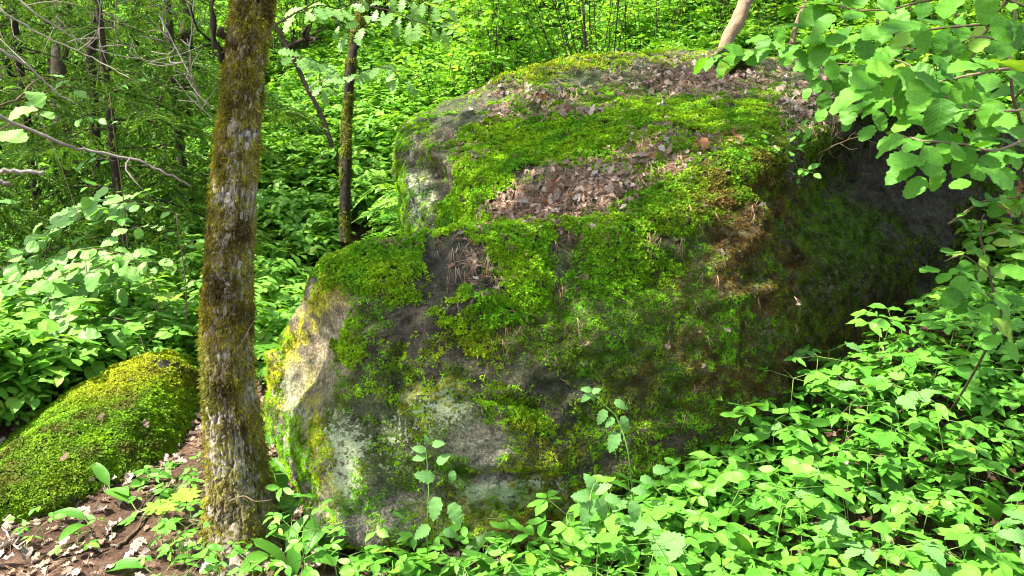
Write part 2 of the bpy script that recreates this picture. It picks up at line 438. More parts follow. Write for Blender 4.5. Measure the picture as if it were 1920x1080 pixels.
def stone_mat(name):
    m, nt, ns, lk = nodes(name)
    at = N(nt, 'ShaderNodeAttribute', attribute_name='col'); tc = N(nt, 'ShaderNodeTexCoord')
    def nz(sc, det=6.0, ro=.7):
        n = N(nt, 'ShaderNodeTexNoise', i_Scale=sc, i_Detail=det, i_Roughness=ro); lk.new(tc.outputs['Object'], n.inputs['Vector']); return n.outputs[0]
    a, b, c = nz(22.0), nz(85.0), nz(260.0, 3.0, .6)
    col = mixc(nt, 1.0, at.outputs['Color'], ramp(nt, a, [(.32, (.45,)*3), (.5, (1,)*3), (.7, (1.5,)*3)]), 'MULTIPLY')
    col = mixc(nt, 1.0, col, ramp(nt, b, [(.36, (.35,)*3), (.5, (1,)*3), (.66, (1.7,)*3)]), 'MULTIPLY')
    col = mixc(nt, 1.0, col, ramp(nt, c, [(.35, (.6,)*3), (.65, (1.4,)*3)]), 'MULTIPLY')
    la = N(nt, 'ShaderNodeAttribute', attribute_name='lic'); ln = nz(58.0, 9.0, .62)
    lm_ = mth(nt, 'MULTIPLY', mth(nt, 'SUBTRACT', mth(nt, 'ADD', ln, mth(nt, 'MULTIPLY', la.outputs['Fac'], .255)),   .675, clamp=True), 22.0, clamp=True)
    col = mixc(nt, mth(nt, 'MULTIPLY', lm_, .9), col, ramp(nt, c, [(.35, (.20, .25, .13)), (.5, (.33, .40, .24)), (.7, (.52, .55, .40))]))
    g = mth(nt, 'MULTIPLY', mth(nt, 'SUBTRACT', nz(48.0, 5.0), .56, clamp=True), 9.0, clamp=True)
    col = mixc(nt, mth(nt, 'MULTIPLY', g, .6), col, (0.060, 0.095, 0.016))
    pb = N(nt, 'ShaderNodeBsdfPrincipled'); pb.inputs['Roughness'].default_value = .85; pb.inputs['Specular IOR Level'].default_value = .3
    lk.new(col, pb.inputs['Base Color'])
    hgt = mth(nt, 'ADD', mth(nt, 'MULTIPLY', a, .9), mth(nt, 'ADD', mth(nt, 'MULTIPLY', b, .5), mth(nt, 'MULTIPLY', c, .18)))
    bp = N(nt, 'ShaderNodeBump', i_Strength=.9, i_Distance=.022); lk.new(hgt, bp.inputs['Height']); lk.new(bp.outputs[0], pb.inputs['Normal'])
    out = N(nt, 'ShaderNodeOutputMaterial'); lk.new(pb.outputs[0], out.inputs[0])
    return m
# ------------------------------------------------------------------ stones: hulls joined, remeshed, weathered
def hull_mesh(groups, voxel, smooth_it):
    bm = bmesh.new()
    for pts in groups:
        vs_ = [bm.verts.new(tuple(p)) for p in pts]
        r = bmesh.ops.convex_hull(bm, input=vs_)
        bad = list({e for e in r['geom_interior'] + r['geom_unused'] if isinstance(e, bmesh.types.BMVert)})
        if bad: bmesh.ops.delete(bm, geom=bad, context='VERTS')
    me = bpy.data.meshes.new('tmp'); bm.to_mesh(me); bm.free()
    o = bpy.data.objects.new('tmp', me); C.objects.link(o)
    r = o.modifiers.new('r', 'REMESH'); r.mode = 'VOXEL'; r.voxel_size = voxel
    s = o.modifiers.new('s', 'SMOOTH'); s.factor = 0.5; s.iterations = smooth_it
    t = o.modifiers.new('t', 'TRIANGULATE')
    ev = o.evaluated_get(bpy.context.evaluated_depsgraph_get()); em = ev.to_mesh()
    V = np.empty(len(em.vertices)*3, np.float32); em.vertices.foreach_get('co', V)
    T = np.empty(len(em.polygons)*3, np.int32); em.polygons.foreach_get('vertices', T)
    ev.to_mesh_clear(); bpy.data.objects.remove(o); bpy.data.meshes.remove(me)
    return V.reshape(-1, 3).astype(float), T.reshape(-1, 3)
def vnormals(V, T):
    a, b, c = V[T[:, 0]], V[T[:, 1]], V[T[:, 2]]; n = np.cross(b-a, c-a); o = np.zeros_like(V)
    for k in range(3): np.add.at(o, T[:, k], n)
    return o/(np.linalg.norm(o, axis=1)[:, None]+1e-12)
def blobs(px, py, L, q=2.0):
    """soft union of ellipses (cx, cy, rx, ry, value[, degrees])"""
    r = np.zeros(px.shape)
    for t in L:
        cx, cy_, rx, ry, v = t[:5]; an = math.radians(t[5] if len(t) > 5 else 0)
        dx = px-cx; dy = py-cy_; u = (dx*math.cos(an)+dy*math.sin(an))/rx; w = (-dx*math.sin(an)+dy*math.cos(an))/ry
        r = np.maximum(r, v*np.exp(-(u*u+w*w)**q*0.69))
    return r

main = [P(*q) for q in [
    (757, 268, 4.25), (768, 250, 4.5), (757, 470, 4.25), (852, 300, 3.75), (850, 470, 3.62), (850, 560, 3.6),
    (790, 228, 4.75), (870, 188, 5.0), (960, 146, 5.2), (1100, 113, 5.4), (1250, 103, 5.5), (1400, 110, 5.5), (1560, 128, 5.4), (1700, 150, 5.3), (1800, 215, 5.0),
    (930, 408, 3.45), (1050, 415, 3.32), (1250, 385, 3.28), (1400, 320, 3.40), (1560, 222, 3.70), (1700, 188, 3.98), (1850, 200, 4.35),
    (900, 1010, 3.0), (1080, 1010, 3.0), (1300, 930, 3.2), (1500, 860, 3.5), (1700, 780, 4.0), (1800, 700, 4.7), (1960, 620, 4.9), (1960, 400, 5.0), (1950, 250, 5.2),
    (760, 700, 4.25), (840, 600, 4.9)]]
back = []
for q in [(790, 228), (870, 188), (1100, 113), (1400, 110), (1700, 150), (1830, 260)]:
    p = P(q[0], q[1], 5.6); back.append(p+np.array([0.0, 1.0, -0.25])); back.append(np.array([p[0], 6.9, 0.2]))
lowm = [np.array([p[0], p[1]+0.1, -0.2]) for p in main[22:29]]
H1 = main+back+lowm
H2 = [P(*q) for q in [   # lower left shoulder with its flat ledge
    (596, 512, 3.32), (650, 506, 3.18), (720, 494, 3.15), (800, 452, 3.16), (860, 436, 3.22), (1000, 440, 3.2), (700, 482, 3.8), (620, 494, 3.75), (850, 452, 3.8),
    (566, 575, 3.42), (530, 632, 3.42), (504, 668, 3.50), (498, 740, 3.50), (508, 800, 3.42), (545, 870, 3.25), (590, 925, 3.0),
    (700, 540, 3.06), (655, 640, 3.00), (608, 740, 2.98), (600, 800, 2.92), (622, 945, 2.84), (622, 1010, 2.84),
    (760, 1010, 2.86), (950, 1030, 2.86), (1080, 1000, 2.95), (830, 520, 3.04), (980, 560, 3.06), (960, 760, 2.88), (840, 780, 2.86), (1150, 560, 3.14)]]
H2 += [np.array([-1.2, 4.2, -0.2]), np.array([-0.9, 3.4, -0.2]), np.array([0, 4.6, 0.9]), np.array([-0.6, 4.5, 0.6]), np.array([-0.2, 4.6, -0.2])]
H3 = [P(*q) for q in [   # belly of the front face
    (870, 440, 3.32), (1050, 430, 3.26), (1250, 420, 3.20), (1420, 360, 3.32), (1100, 640, 3.02), (1350, 620, 3.10), (1500, 560, 3.35), (1250, 860, 3.08), (1450, 800, 3.3), (1000, 980, 3.0),
    (1300, 600, 4.2), (1000, 600, 4.2)]]
bV, bT = hull_mesh([H1, H2, H3], 0.0145, 18)
bN = vnormals(bV, bT)
px, py, dd = PX(bV)
# broad undulations, layered shelves, fine pitting
n1 = fbm(bV*1.3, 3, 21); n2 = fbm(bV*np.array([5, 5, 9.0]), 4, 31); n3 = fbm(bV*np.array([22, 22, 34.0]), 3, 41)
rid = 1-np.abs(fbm(bV@np.array([[0.9, 0.1, 0.3], [0, 1, 0.2], [-0.35, 0, 0.95]]).T*np.array([2.2, 2.2, 6.0]), 3, 51))*2.2
front = (dd < 4.4)
n4 = fbm(bV*np.array([48, 48, 70.0]), 2, 45); off = 0.07*n1+0.040*n2+0.012*n3+0.016*rid+0.0045*n4-0.010*sstep(.25, .6, fbm(bV*14, 3, 47))
side = blobs(px, py, [(590, 700, 105, 240, 1, 0)], 2)
off = off*(1-0.4*side)
dent = 0
def groove(x0, y0, x1, y1, w, amt):
    L = math.hypot(x1-x0, y1-y0); ux, uy = (x1-x0)/L, (y1-y0)/L
    wob = 9*vnoise(np.stack([px/45, py/45, 0*px], 1), 77)
    s = (px-x0)*ux+(py-y0)*uy; t = -(px-x0)*uy+(py-y0)*ux+wob
    return -amt*np.exp(-(t/w)**2)*sstep(-25, 10, s)*sstep(L+25, L-10, s)*front
off += groove(519, 655, 528, 800, 7, 0.10)
off += groove(862, 742, 1000, 762, 9, 0.05)+groove(868, 882, 960, 893, 8, 0.07)+groove(960, 893, 1080, 880, 9, 0.04)
off += groove(1000, 720, 1120, 700, 10, 0.035)+groove(750, 640, 740, 800, 12, 0.03)+groove(1005, 480, 1045, 620, 10, 0.03)
off += groove(820, 480, 800, 560, 22, 0.04)+groove(1100, 800, 1300, 760, 14, 0.03)+groove(900, 960, 1060, 985, 22, 0.05)
off += groove(800, 300, 835, 430, 22, 0.07)
off += -0.10*blobs(px, py, [(585, 665, 42, 70, 1, 25)], 1)*front          # the scooped pale flank
off += -0.05*blobs(px, py, [(720, 700, 60, 120, 1, 10), (860, 700, 60, 50, 0.6)], 1)*front
off += 0.05*blobs(px, py, [(900, 820, 90, 60, 1)], 1)*front
off += 0.045*blobs(px, py, [(960, 530, 75, 90, 1, 20), (700, 505, 90, 40, 0.8, -10), (1180, 470, 80, 40, .5)], 2)*front*(0.6+0.4*n2)
off += -0.13*blobs(px, py, [(1680, 340, 160, 80, 1)], 1)*(dd < 5.2)         # hollow under the rim at the right
cap = blobs(px, py, [(1050, 290, 230, 120, 1), (1300, 180, 250, 70, .8)], 2)*(dd < 6)
off += cap*0.03*np.round(fbm(bV*3.0, 2, 8)*4)/2
bV = bV+bN*off[:, None]
bN = vnormals(bV, bT)
px, py, dd = PX(bV)
jx = px+26*fbm(bV*6, 3, 61)+16*fbm(bV*24, 3, 63); jy = py+22*fbm(bV*6, 3, 62)+16*fbm(bV*24, 3, 64)
facing = (bN@(-FWD)) > -0.05
vis = (facing & (dd < 5.8)).astype(float)
# stone colours: grey-brown stone, beige flank, pale lichen, rust, dark algae, black shade painted at the right
base = np.array([0.085, 0.070, 0.052])[None]*(1+0.6*n2+0.6*n3)[:, None]
def lay(colr, m): 
    global base
    base = base*(1-m[:, None])+np.array(colr)[None]*(1+0.35*n3+0.25*n2)[:, None]*m[:, None]
f0 = np.clip(0.5+1.2*fbm(bV*9, 4, 71)+0.9*fbm(bV*34, 3, 72), 0, 1)
lay((0.040, 0.034, 0.026), np.clip(blobs(jx, jy, [(760, 700, 130, 260, 1), (1000, 780, 200, 160, .8)])*vis, 0, 1)*(.65+.35*f0))
lay((0.034, 0.034, 0.030), np.clip(blobs(jx, jy, [(1050, 220, 330, 110, .8), (800, 260, 90, 70, .7), (860, 500, 90, 100, 1), (1000, 380, 90, 40, 1), (1120, 130, 260, 60, .8), (850, 215, 120, 40, .9), (1250, 230, 160, 50, .7)])*vis, 0, 1)*(.4+.6*f0))
lay((0.050, 0.042, 0.026), np.clip(blobs(jx, jy, [(1500, 560, 330, 330, 1), (1250, 720, 260, 200, .9), (760, 760, 150, 140, .6)])*vis, 0, 1)*(0.4+0.6*f0))
lay((0.075, 0.045, 0.018), np.clip(blobs(jx, jy, [(1370, 650, 190, 170, 1), (1000, 640, 120, 60, .8), (1420, 420, 120, 90, .9)])*vis, 0, 1)*(1-f0)*0.9)
lay((0.015, 0.012, 0.008), np.clip(sstep(1480, 1720, jx)*(dd < 7)+.9*blobs(jx, jy, [(1640, 300, 160, 110, 1)]), 0, .95))  # right end and hollow blackened: their deep shade painted into the stone
lay((0.27, 0.22, 0.14), np.clip(blobs(jx, jy, [(600, 650, 62, 120, 1, 20), (575, 800, 60, 150, .95, -8), (880, 830, 75, 50, .8), (820, 330, 40, 100, .4)])*vis, 0, 1)*(0.55+0.45*f0))
lay((0.30, 0.26, 0.22), np.clip(blobs(jx, jy, [(880, 845, 60, 45, 1), (640, 1000, 200, 50, .6), (790, 975, 130, 50, .9), (935, 850, 60, 40, .7), (1050, 1000, 60, 40, .7)])*vis, 0, 1)*(0.6+0.4*f0))
lay((0.36, 0.43, 0.27), .45*np.clip(blobs(jx, jy, [(648, 880, 40, 85, 1), (560, 830, 40, 80, .7), (935, 925, 90, 35, 1.1, 10), (1010, 905, 40, 40, 1), (820, 770, 60, 45, .75), (740, 830, 40, 60, .45), (790, 370, 28, 70, .5), (770, 420, 30, 60, .4), (525, 740, 20, 70, .6)])*vis, 0, 1)*sstep(0.25, 0.6, f0))
lay((0.50, 0.44, 0.32), np.clip(blobs(jx, jy, [(590, 860, 28, 90, .8, -12), (930, 900, 60, 24, .8), (990, 960, 90, 18, .9), (630, 640, 30, 26, .6)])*vis, 0, 1)*sstep(0.3, 0.7, f0))
crust = np.clip(blobs(jx, jy, [(598, 820, 18, 100, 1, -12), (575, 610, 18, 90, .8, 32), (510, 710, 13, 60, .9), (820, 755, 50, 40, .7), (900, 960, 120, 26, .5), (640, 520, 30, 50, .5)])*vis, 0, 1)
lay((0.46, 0.44, 0.03), np.clip(crust*1.3, 0, 1)*sstep(0.15, 0.5, f0))
algae = np.clip(blobs(jx, jy, [(1180, 560, 210, 170, .9), (1580, 450, 80, 70, .6), (790, 400, 40, 60, .8), (720, 830, 170, 120, .8), (1150, 200, 400, 110, .5)])*vis+0.25*sstep(.3, .8, bN[:, 2]), 0, 1)
lay((0.055, 0.085, 0.018), algae*(0.3+0.6*f0))
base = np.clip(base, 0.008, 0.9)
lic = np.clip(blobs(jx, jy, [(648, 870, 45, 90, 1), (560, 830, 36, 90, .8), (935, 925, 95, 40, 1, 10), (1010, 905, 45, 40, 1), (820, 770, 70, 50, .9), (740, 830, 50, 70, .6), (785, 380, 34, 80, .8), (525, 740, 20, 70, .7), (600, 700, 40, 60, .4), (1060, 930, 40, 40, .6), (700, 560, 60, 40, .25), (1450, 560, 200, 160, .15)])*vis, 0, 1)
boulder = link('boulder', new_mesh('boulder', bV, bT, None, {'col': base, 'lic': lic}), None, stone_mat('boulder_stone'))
tag(boulder, 'huge grey boulder cloaked in green moss, filling the middle of the clearing', 'boulder')
bBVH = BVHTree.FromPolygons(bV.tolist(), bT.tolist())

# moss sprigs: a few tiny feathery shoots each
def sprig(seed, kind):
    rg = np.random.default_rng(seed); V = []; T = []
    nb = 6 if kind == 0 else 5
    for b in range(nb):
        a = rg.uniform(0, 6.28); lean = rg.uniform(0.3, 1.25) if kind == 0 else rg.uniform(0.9, 1.5)
        L = rg.uniform(0.7, 1.1); d = np.array([math.cos(a)*math.sin(lean), math.sin(a)*math.sin(lean), math.cos(lean)])
        s = np.cross(d, [0, 0, 1]); s /= np.linalg.norm(s); up = np.cross(s, d); w = rg.uniform(0.16, 0.26)
        b0 = d*0.1; k = len(V)
        droop = np.array([0, 0, -0.35*L])
        V += [b0-s*0.04, b0+s*0.04, d*L*0.55-s*w+up*.06, d*L*0.55+s*w+up*.06, d*L+droop*0.5]
        T += [(k, k+1, k+3), (k, k+3, k+2), (k+2, k+3, k+4)]
    V = np.array(V); V[:, 2] += 0.05
    return new_mesh('moss_sprig_%d_%d' % (kind, seed), V, np.array(T), None, None, False)
def frond_sprig(seed):
    rg = np.random.default_rng(seed); V = []; T = []
    for b in range(10):
        a = rg.uniform(0, 6.28); lean = rg.uniform(0.2, 1.35); L = rg.uniform(0.5, 1.2); d = np.array([math.cos(a)*math.sin(lean), math.sin(a)*math.sin(lean), math.cos(lean)]); s = np.cross(d, rg.normal(size=3)); s /= np.linalg.norm(s); w = rg.uniform(.06, .11)
        o = np.r_[rg.normal(0, .22, 2), 0]; k = len(V); V += [o-s*w*.6, o+s*w*.6, o+d*L*.5-s*w, o+d*L*.5+s*w, o+d*L+np.array([0, 0, -.12])]; T += [(k, k+1, k+3), (k, k+3, k+2), (k+2, k+3, k+4)]
    return new_mesh('moss_shoots_%d' % seed, np.array(V), np.array(T), None, None, False)
thin_sprigs = [frond_sprig(i+50) for i in range(4)]
sprigs = [sprig(i, 0) for i in range(4)]
moss_m = attr_mat('moss', 'col', bscale=6, bump=0, fine=0.15, kind='INSTANCER', trans=0.30, rough=0.75, spec=0.15)

GREEN = (0.13, 0.35, 0.010); LIME = (0.28, 0.50, 0.012); YEL = (0.42, 0.42, 0.02); DARK = (0.035, 0.085, 0.008); OLIVE = (0.13, 0.20, 0.012); BROWN = (0.13, 0.085, 0.022); GOLD = (0.33, 0.25, 0.02)
def mixcol(base_c, layers):
    c = np.tile(np.array(base_c, float), (len(layers[0][1]) if layers else 1, 1))
    for col_, m in layers: m = np.clip(m, 0, 1)[:, None]; c = c*(1-m)+np.array(col_)[None]*m
    return c

rng = np.random.default_rng(11)
wt = 1.0+3.0*((PX(bV[bT[:, 0]])[2] < 4.6) & ((vnormals(bV, bT)[bT[:, 0]]@(-FWD)) > 0))
pts, nrm, tri = sample_mesh(bV, bT, 420000, rng, wt)
px, py, dd = PX(pts)
q = pts
e1 = fbm(q*5.5, 4, 101); e2 = fbm(q*16, 3, 102); e3 = fbm(q*np.array([2.4, 2.4, 2.4]), 3, 103)
jx = px+34*fbm(q*7, 3, 104)+10*e2; jy = py+26*fbm(q*7, 3, 105)+10*e2
litter = blobs(px, py, [(1090, 350, 165, 34, 1, -18), (1200, 305, 85, 30, .9, -35), (1310, 148, 125, 36, 1, -4), (1020, 180, 90, 13, .9, 4), (945, 215, 30, 16, .9), (1085, 215, 46, 14, .8), (1325, 285, 28, 28, .9), (1490, 205, 55, 45, .9, 20)])
lush = blobs(jx, jy, [   # deep soft cushions
    (700, 505, 105, 42, 1, -8), (640, 495, 40, 26, 1), (830, 445, 70, 24, .9, -10), (930, 460, 100, 40, .8), (985, 520, 56, 90, 1.0, 10), (900, 585, 90, 42, .9), (655, 640, 38, 44, .9), (900, 650, 75, 26, .7, -10),
    (900, 330, 70, 70, .9, 50), (960, 270, 90, 60, .9), (1080, 250, 120, 50, .95), (1060, 190, 120, 22, .6), (1250, 215, 140, 40, .8), (1330, 260, 160, 50, .9), (1420, 215, 120, 40, .8),
    (1100, 430, 270, 24, .95, -4), (1330, 350, 180, 55, .95, -22), (1180, 500, 120, 60, .8), (880, 400, 60, 50, .9), (1180, 310, 110, 40, .8), (1040, 130, 150, 20, .9, -12), (1240, 112, 120, 12, .8),
    (990, 790, 50, 26, .8), (1480, 200, 60, 50, .7), (890, 250, 60, 26, .6, -25), (1140, 290, 110, 26, .7), (1500, 260, 80, 50, .6), (760, 560, 40, 40, .5), (590, 500, 30, 40, .5), (1000, 350, 40, 24, .5), (830, 250, 60, 16, .4, -25)])
thin = blobs(jx, jy, [   # low crusty moss of the steep face
    (1180, 600, 240, 190, .9), (1600, 600, 170, 190, .85), (1400, 480, 210, 190, .75), (1350, 720, 250, 130, .8), (1000, 680, 220, 120, .6), (1200, 180, 400, 90, .6), (790, 390, 46, 90, .8),
    (700, 800, 120, 120, .35), (1000, 850, 110, 90, .75), (1050, 960, 90, 80, .9), (880, 960, 120, 60, .5), (820, 750, 60, 50, .5), (690, 690, 80, 130, .6), (560, 600, 40, 110, .5, 30), (512, 700, 16, 90, .8), (600, 820, 22, 110, .8, -10), (1560, 430, 110, 70, .8), (860, 900, 50, 60, .6), (700, 960, 200, 60, .4)])
bare = blobs(jx, jy, [(800, 350, 34, 80, .6), (1720, 330, 110, 70, .9), (850, 520, 70, 70, 1, 20), (810, 470, 18, 50, .9, 5), (600, 620, 45, 60, 1, 25), (575, 720, 42, 80, .8), (885, 835, 55, 40, .9), (960, 700, 70, 22, .6), (1020, 370, 120, 22, .9, -8), (1000, 320, 60, 16, .6), (1120, 150, 130, 16, .6, -8), (870, 215, 90, 16, .7, -30), (1250, 250, 80, 16, .5), (780, 610, 40, 40, .7), (1060, 720, 60, 24, .7), (640, 860, 36, 60, .5), (1300, 800, 120, 30, .5, -15), (1050, 470, 14, 60, .8, -5), (930, 920, 60, 24, .7)])
seen = (nrm@(-FWD) > -0.25) & (dd < 5.8)
d_l = np.where(seen, lush, 0.5*sstep(0.3, 0.7, nrm[:, 2]))
d_t = np.where(seen, np.maximum(thin+.08, 0.58), 0.4)
dl = sstep(0.40, 0.66, d_l*(1-0.8*bare)+0.34*e1+0.24*e2)*(1-.93*litter)
dt = sstep(0.40, 0.66, d_t*(1-0.7*bare)+0.33*e1+0.34*e2)*(1-.8*litter)
keep_l = rng.random(len(q)) < dl
keep_t = (~keep_l) & (rng.random(len(q)) < dt*0.9)
def moss_cols(px, py, q, up, seed):
    a = fbm(q*8, 3, seed); b = fbm(q*30, 2, seed+1)
    c = mixcol(GREEN, [
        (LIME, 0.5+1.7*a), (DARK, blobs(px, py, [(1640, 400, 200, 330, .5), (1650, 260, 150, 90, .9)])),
        (OLIVE, blobs(px, py, [(1480, 560, 330, 300, .8), (1100, 720, 260, 110, .7), (760, 760, 160, 180, .6)])*(0.6+0.8*b)),
        (BROWN, 1.25*blobs(px, py, [(1400, 500, 110, 190, 1.2), (1340, 680, 220, 90, .9), (1000, 630, 90, 30, .9), (1420, 330, 60, 60, .6), (1640, 600, 160, 90, .5), (1000, 870, 130, 60, .4)])*(0.45+1.4*a+.6*b)),
        (GREEN, blobs(px, py, [(1580, 420, 70, 60, .9), (1120, 560, 130, 120, .6)])),
        (YEL, blobs(px, py, [(600, 480, 40, 20, .6), (575, 590, 26, 90, .9, 30), (510, 700, 20, 90, 1), (600, 820, 26, 120, 1.2, -10), (1040, 130, 170, 22, .8, -12), (870, 670, 90, 50, .6), (1590, 640, 90, 60, .45), (820, 760, 60, 50, .7), (1250, 112, 150, 14, .6), (1000, 850, 90, 60, .6)])*(0.6+b)),
        (GOLD, blobs(px, py, [(1050, 950, 80, 70, 1), (850, 960, 70, 50, .8), (920, 900, 40, 30, .6), (1010, 990, 120, 40, .9)])*(0.6+b)),
        (BROWN, 0.35*np.clip(b, 0, 1))])
    return c*(0.6+0.7*np.random.default_rng(seed).random(len(q)))[:, None]
lp, ln = q[keep_l], nrm[keep_l]
R = frames(ln, rng, up=(0, 0, 0.25), tilt=0.3)
lift = (0.003+0.020*sstep(0.45, 0.9, d_l[keep_l])*(0.6+0.6*e2[keep_l]))
mc = moss_cols(px[keep_l], py[keep_l], lp, ln, 201); mc = mc*(1-.5*sstep(1330, 1560, px[keep_l])*sstep(260, 330, py[keep_l]))[:, None]  # cushions darkened below the right rim, shade put into the moss colour
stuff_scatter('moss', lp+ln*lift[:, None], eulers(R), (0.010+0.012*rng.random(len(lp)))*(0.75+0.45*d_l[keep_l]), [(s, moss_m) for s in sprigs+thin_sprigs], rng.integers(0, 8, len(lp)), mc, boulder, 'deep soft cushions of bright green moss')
tp, tn = q[keep_t], nrm[keep_t]
R = frames(tn, rng, up=(0, 0, 0.1), tilt=0.35)
mc = moss_cols(px[keep_t], py[keep_t], tp, tn, 301)*(1.35-.85*sstep(1330, 1620, px[keep_t]))[:, None]*(.45+.95*np.clip(.5+1.3*fbm(tp*26, 2, 305), 0, 1))[:, None]  # moss brightened at left, darkened rightwards: shade of the face painted in
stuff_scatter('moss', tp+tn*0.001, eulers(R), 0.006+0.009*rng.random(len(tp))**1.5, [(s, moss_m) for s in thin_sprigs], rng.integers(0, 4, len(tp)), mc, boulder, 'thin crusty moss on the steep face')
print('moss', len(lp), len(tp), 'boulder verts', len(bV))

# ------------------------------------------------------------------ small stone at the left
S1 = [P(*t) for t in [(-40, 885, 4.0), (60, 825, 4.05), (150, 755, 4.1), (215, 690, 4.15), (290, 672, 4.15), (335, 685, 4.2), (356, 740, 4.2), (345, 800, 4.0), (300, 860, 3.7), (230, 905, 3.45), (100, 940, 3.2), (0, 960, 3.1), (-80, 960, 3.1), (250, 780, 3.72), (150, 830, 3.6)]]
S1 += [np.array([-2.9, 4.05, -0.3]), np.array([-1.75, 4.9, -0.1]), np.array([-2.1, 4.6, 0.02]), np.array([-3.0, 3.4, -0.3]), np.array([-2.0, 3.1, -0.2]), np.array([-1.6, 4.2, -0.2])]
S1 += [P(t[0], t[1], t[2])+np.array([0, 0, -0.5]) for t in [(356, 740, 4.2), (300, 860, 3.7), (100, 940, 3.2)]]
S2 = [P(*t) for t in [(296, 672, 4.25), (312, 658, 4.3), (340, 690, 4.25), (352, 740, 4.25), (300, 760, 4.1)]]+[np.array([-1.7, 4.5, -0.1]), np.array([-1.95, 4.5, 0.2])]
sV, sT = hull_mesh([S1, S2], 0.018, 3); sN = vnormals(sV, sT)
a1 = fbm(sV*2.2, 3, 401); a2 = fbm(sV*9, 4, 402); a3 = fbm(sV*30, 3, 403)
sV = sV+sN*(0.05*a1+0.03*a2+0.006*a3)[:, None]; sN = vnormals(sV, sT)
spx, spy, _ = PX(sV)
base = np.array([0.10, 0.085, 0.06])[None]*(1+0.5*a2+0.6*a3)[:, None]
gm = np.clip(0.5+1.2*fbm(sV*6, 3, 404), 0, 1)
base = base*(1-gm[:, None]*0.6)+np.array([0.06, 0.085, 0.02])*gm[:, None]*0.6
lm = blobs(spx, spy, [(65, 815, 22, 9, 1), (300, 680, 22, 16, .7)]); base = base*(1-lm[:, None])+np.array([0.35, 0.32, 0.26])*lm[:, None]
stone = link('small_boulder', new_mesh('small_boulder', sV, sT, None, {'col': np.clip(base, 0.01, 1)}), None, stone_mat('small_stone'))
tag(stone, 'low wedge shaped rock furred with bright moss, left of the mossy trunk', 'boulder')
sBVH = BVHTree.FromPolygons(sV.tolist(), sT.tolist())
rng = np.random.default_rng(12)
pts, nrm, tri = sample_mesh(sV, sT, 90000, rng)
px, py, dd = PX(pts); e1 = fbm(pts*5, 4, 411); e2 = fbm(pts*16, 3, 412)
jx = px+20*e1; jy = py+20*e1
den = 0.95*np.ones(len(px)); den -= blobs(jx, jy, [(80, 830, 50, 14, .4, -30), (300, 680, 22, 10, .5), (336, 700, 12, 20, .5)])
keep = (rng.random(len(px)) < sstep(0.35, 0.7, den+0.35*e1+0.2*e2)) & (pts[:, 2] > -0.1)
p_, n_ = pts[keep], nrm[keep]; b = fbm(p_*9, 3, 413)
mc = mixcol((.10, .22, .012), [(LIME, 0.25+1.2*b), (YEL, blobs(px[keep], py[keep], [(240, 700, 120, 40, .7, -20), (330, 700, 30, 40, .5)])), (OLIVE, blobs(px[keep], py[keep], [(40, 900, 160, 70, .8), (340, 800, 30, 60, .5)])*(.6+b)), (BROWN, np.clip(-b*1.4-.1, 0, .6))])
mc *= (0.7+0.6*rng.random(len(p_)))[:, None]
stuff_scatter('moss', p_+n_*(0.008+0.012*np.clip(e2[keep], 0, 1))[:, None], eulers(frames(n_, rng, up=(0, 0, .25), tilt=.3)), 0.012+0.012*rng.random(len(p_)), [(s, moss_m) for s in sprigs], rng.integers(0, 4, len(p_)), mc, stone, 'thick bright moss')
# ------------------------------------------------------------------ leaf materials and shared leaf meshes
M = {}
M['hazel'] = leaf_mat('hazel_leaf', (0.045, 0.16, 0.014), (0.12, 0.33, 0.035), (0.22, 0.34, 0.04), trans=0.38, veins=8, vein_amt=.14, rough=0.5)
M['hazel_pale'] = leaf_mat('bush_leaf', (0.11, 0.28, 0.055), (0.20, 0.40, 0.10), trans=0.32, veins=7, vein_amt=.12, rough=0.45)
M['herb'] = leaf_mat('herb_leaf', (0.060, 0.22, 0.020), (0.135, 0.36, 0.042), (0.22, 0.38, 0.04), trans=0.34, veins=7, vein_amt=0.22, rough=0.42)
M['lily'] = leaf_mat('broad_leaf', (0.055, 0.19, 0.020), (0.10, 0.27, 0.035), trans=0.35, veins=5, vein_amt=0.08, rough=0.35, parallel=True)
M['nettle'] = leaf_mat('nettle_leaf', (0.09, 0.22, 0.06), (0.13, 0.29, 0.08), trans=0.3, veins=8, vein_amt=0.35, rough=0.6)
M['oak'] = leaf_mat('oak_leaf', (0.12, 0.27, 0.06), (0.19, 0.35, 0.10), trans=0.4, veins=6, rough=0.4)
M['maple'] = leaf_mat('maple_leaf', (0.16, 0.32, 0.04), (0.24, 0.42, 0.05), trans=0.4, veins=5)
M['fern'] = leaf_mat('fern_leaf', (0.08, 0.24, 0.025), (0.13, 0.32, 0.03), trans=0.4, veins=1, vein_amt=0.0)
M['under'] = leaf_mat('undergrowth_leaf', (0.09, 0.27, 0.03), (0.22, 0.45, 0.07), (0.34, 0.48, 0.08), trans=0.42, veins=4, vein_amt=0.1)
M['lime'] = leaf_mat('backlit_leaf', (0.13, 0.34, 0.04), (0.26, 0.50, 0.085), (0.42, 0.58, 0.12), trans=0.55, veins=4, vein_amt=0.1)
M['deep'] = leaf_mat('deep_leaf', (0.08, 0.21, 0.02), (0.17, 0.35, 0.03), trans=0.4, veins=4, vein_amt=0.1)
M['spruce'] = leaf_mat('spruce_needles', (0.045, 0.13, 0.025), (0.16, 0.31, 0.035), trans=0.2, veins=1, vein_amt=0)
M['stem'] = plain_mat('green_stem', (0.10, 0.20, 0.04), (0.18, 0.26, 0.07), scale=8)
M['twig'] = plain_mat('brown_twig', (0.09, 0.065, 0.045), (0.20, 0.15, 0.11), scale=30)
M['greytwig'] = plain_mat('grey_bare_twig', (0.17, 0.15, 0.13), (0.38, 0.34, 0.30), scale=40)
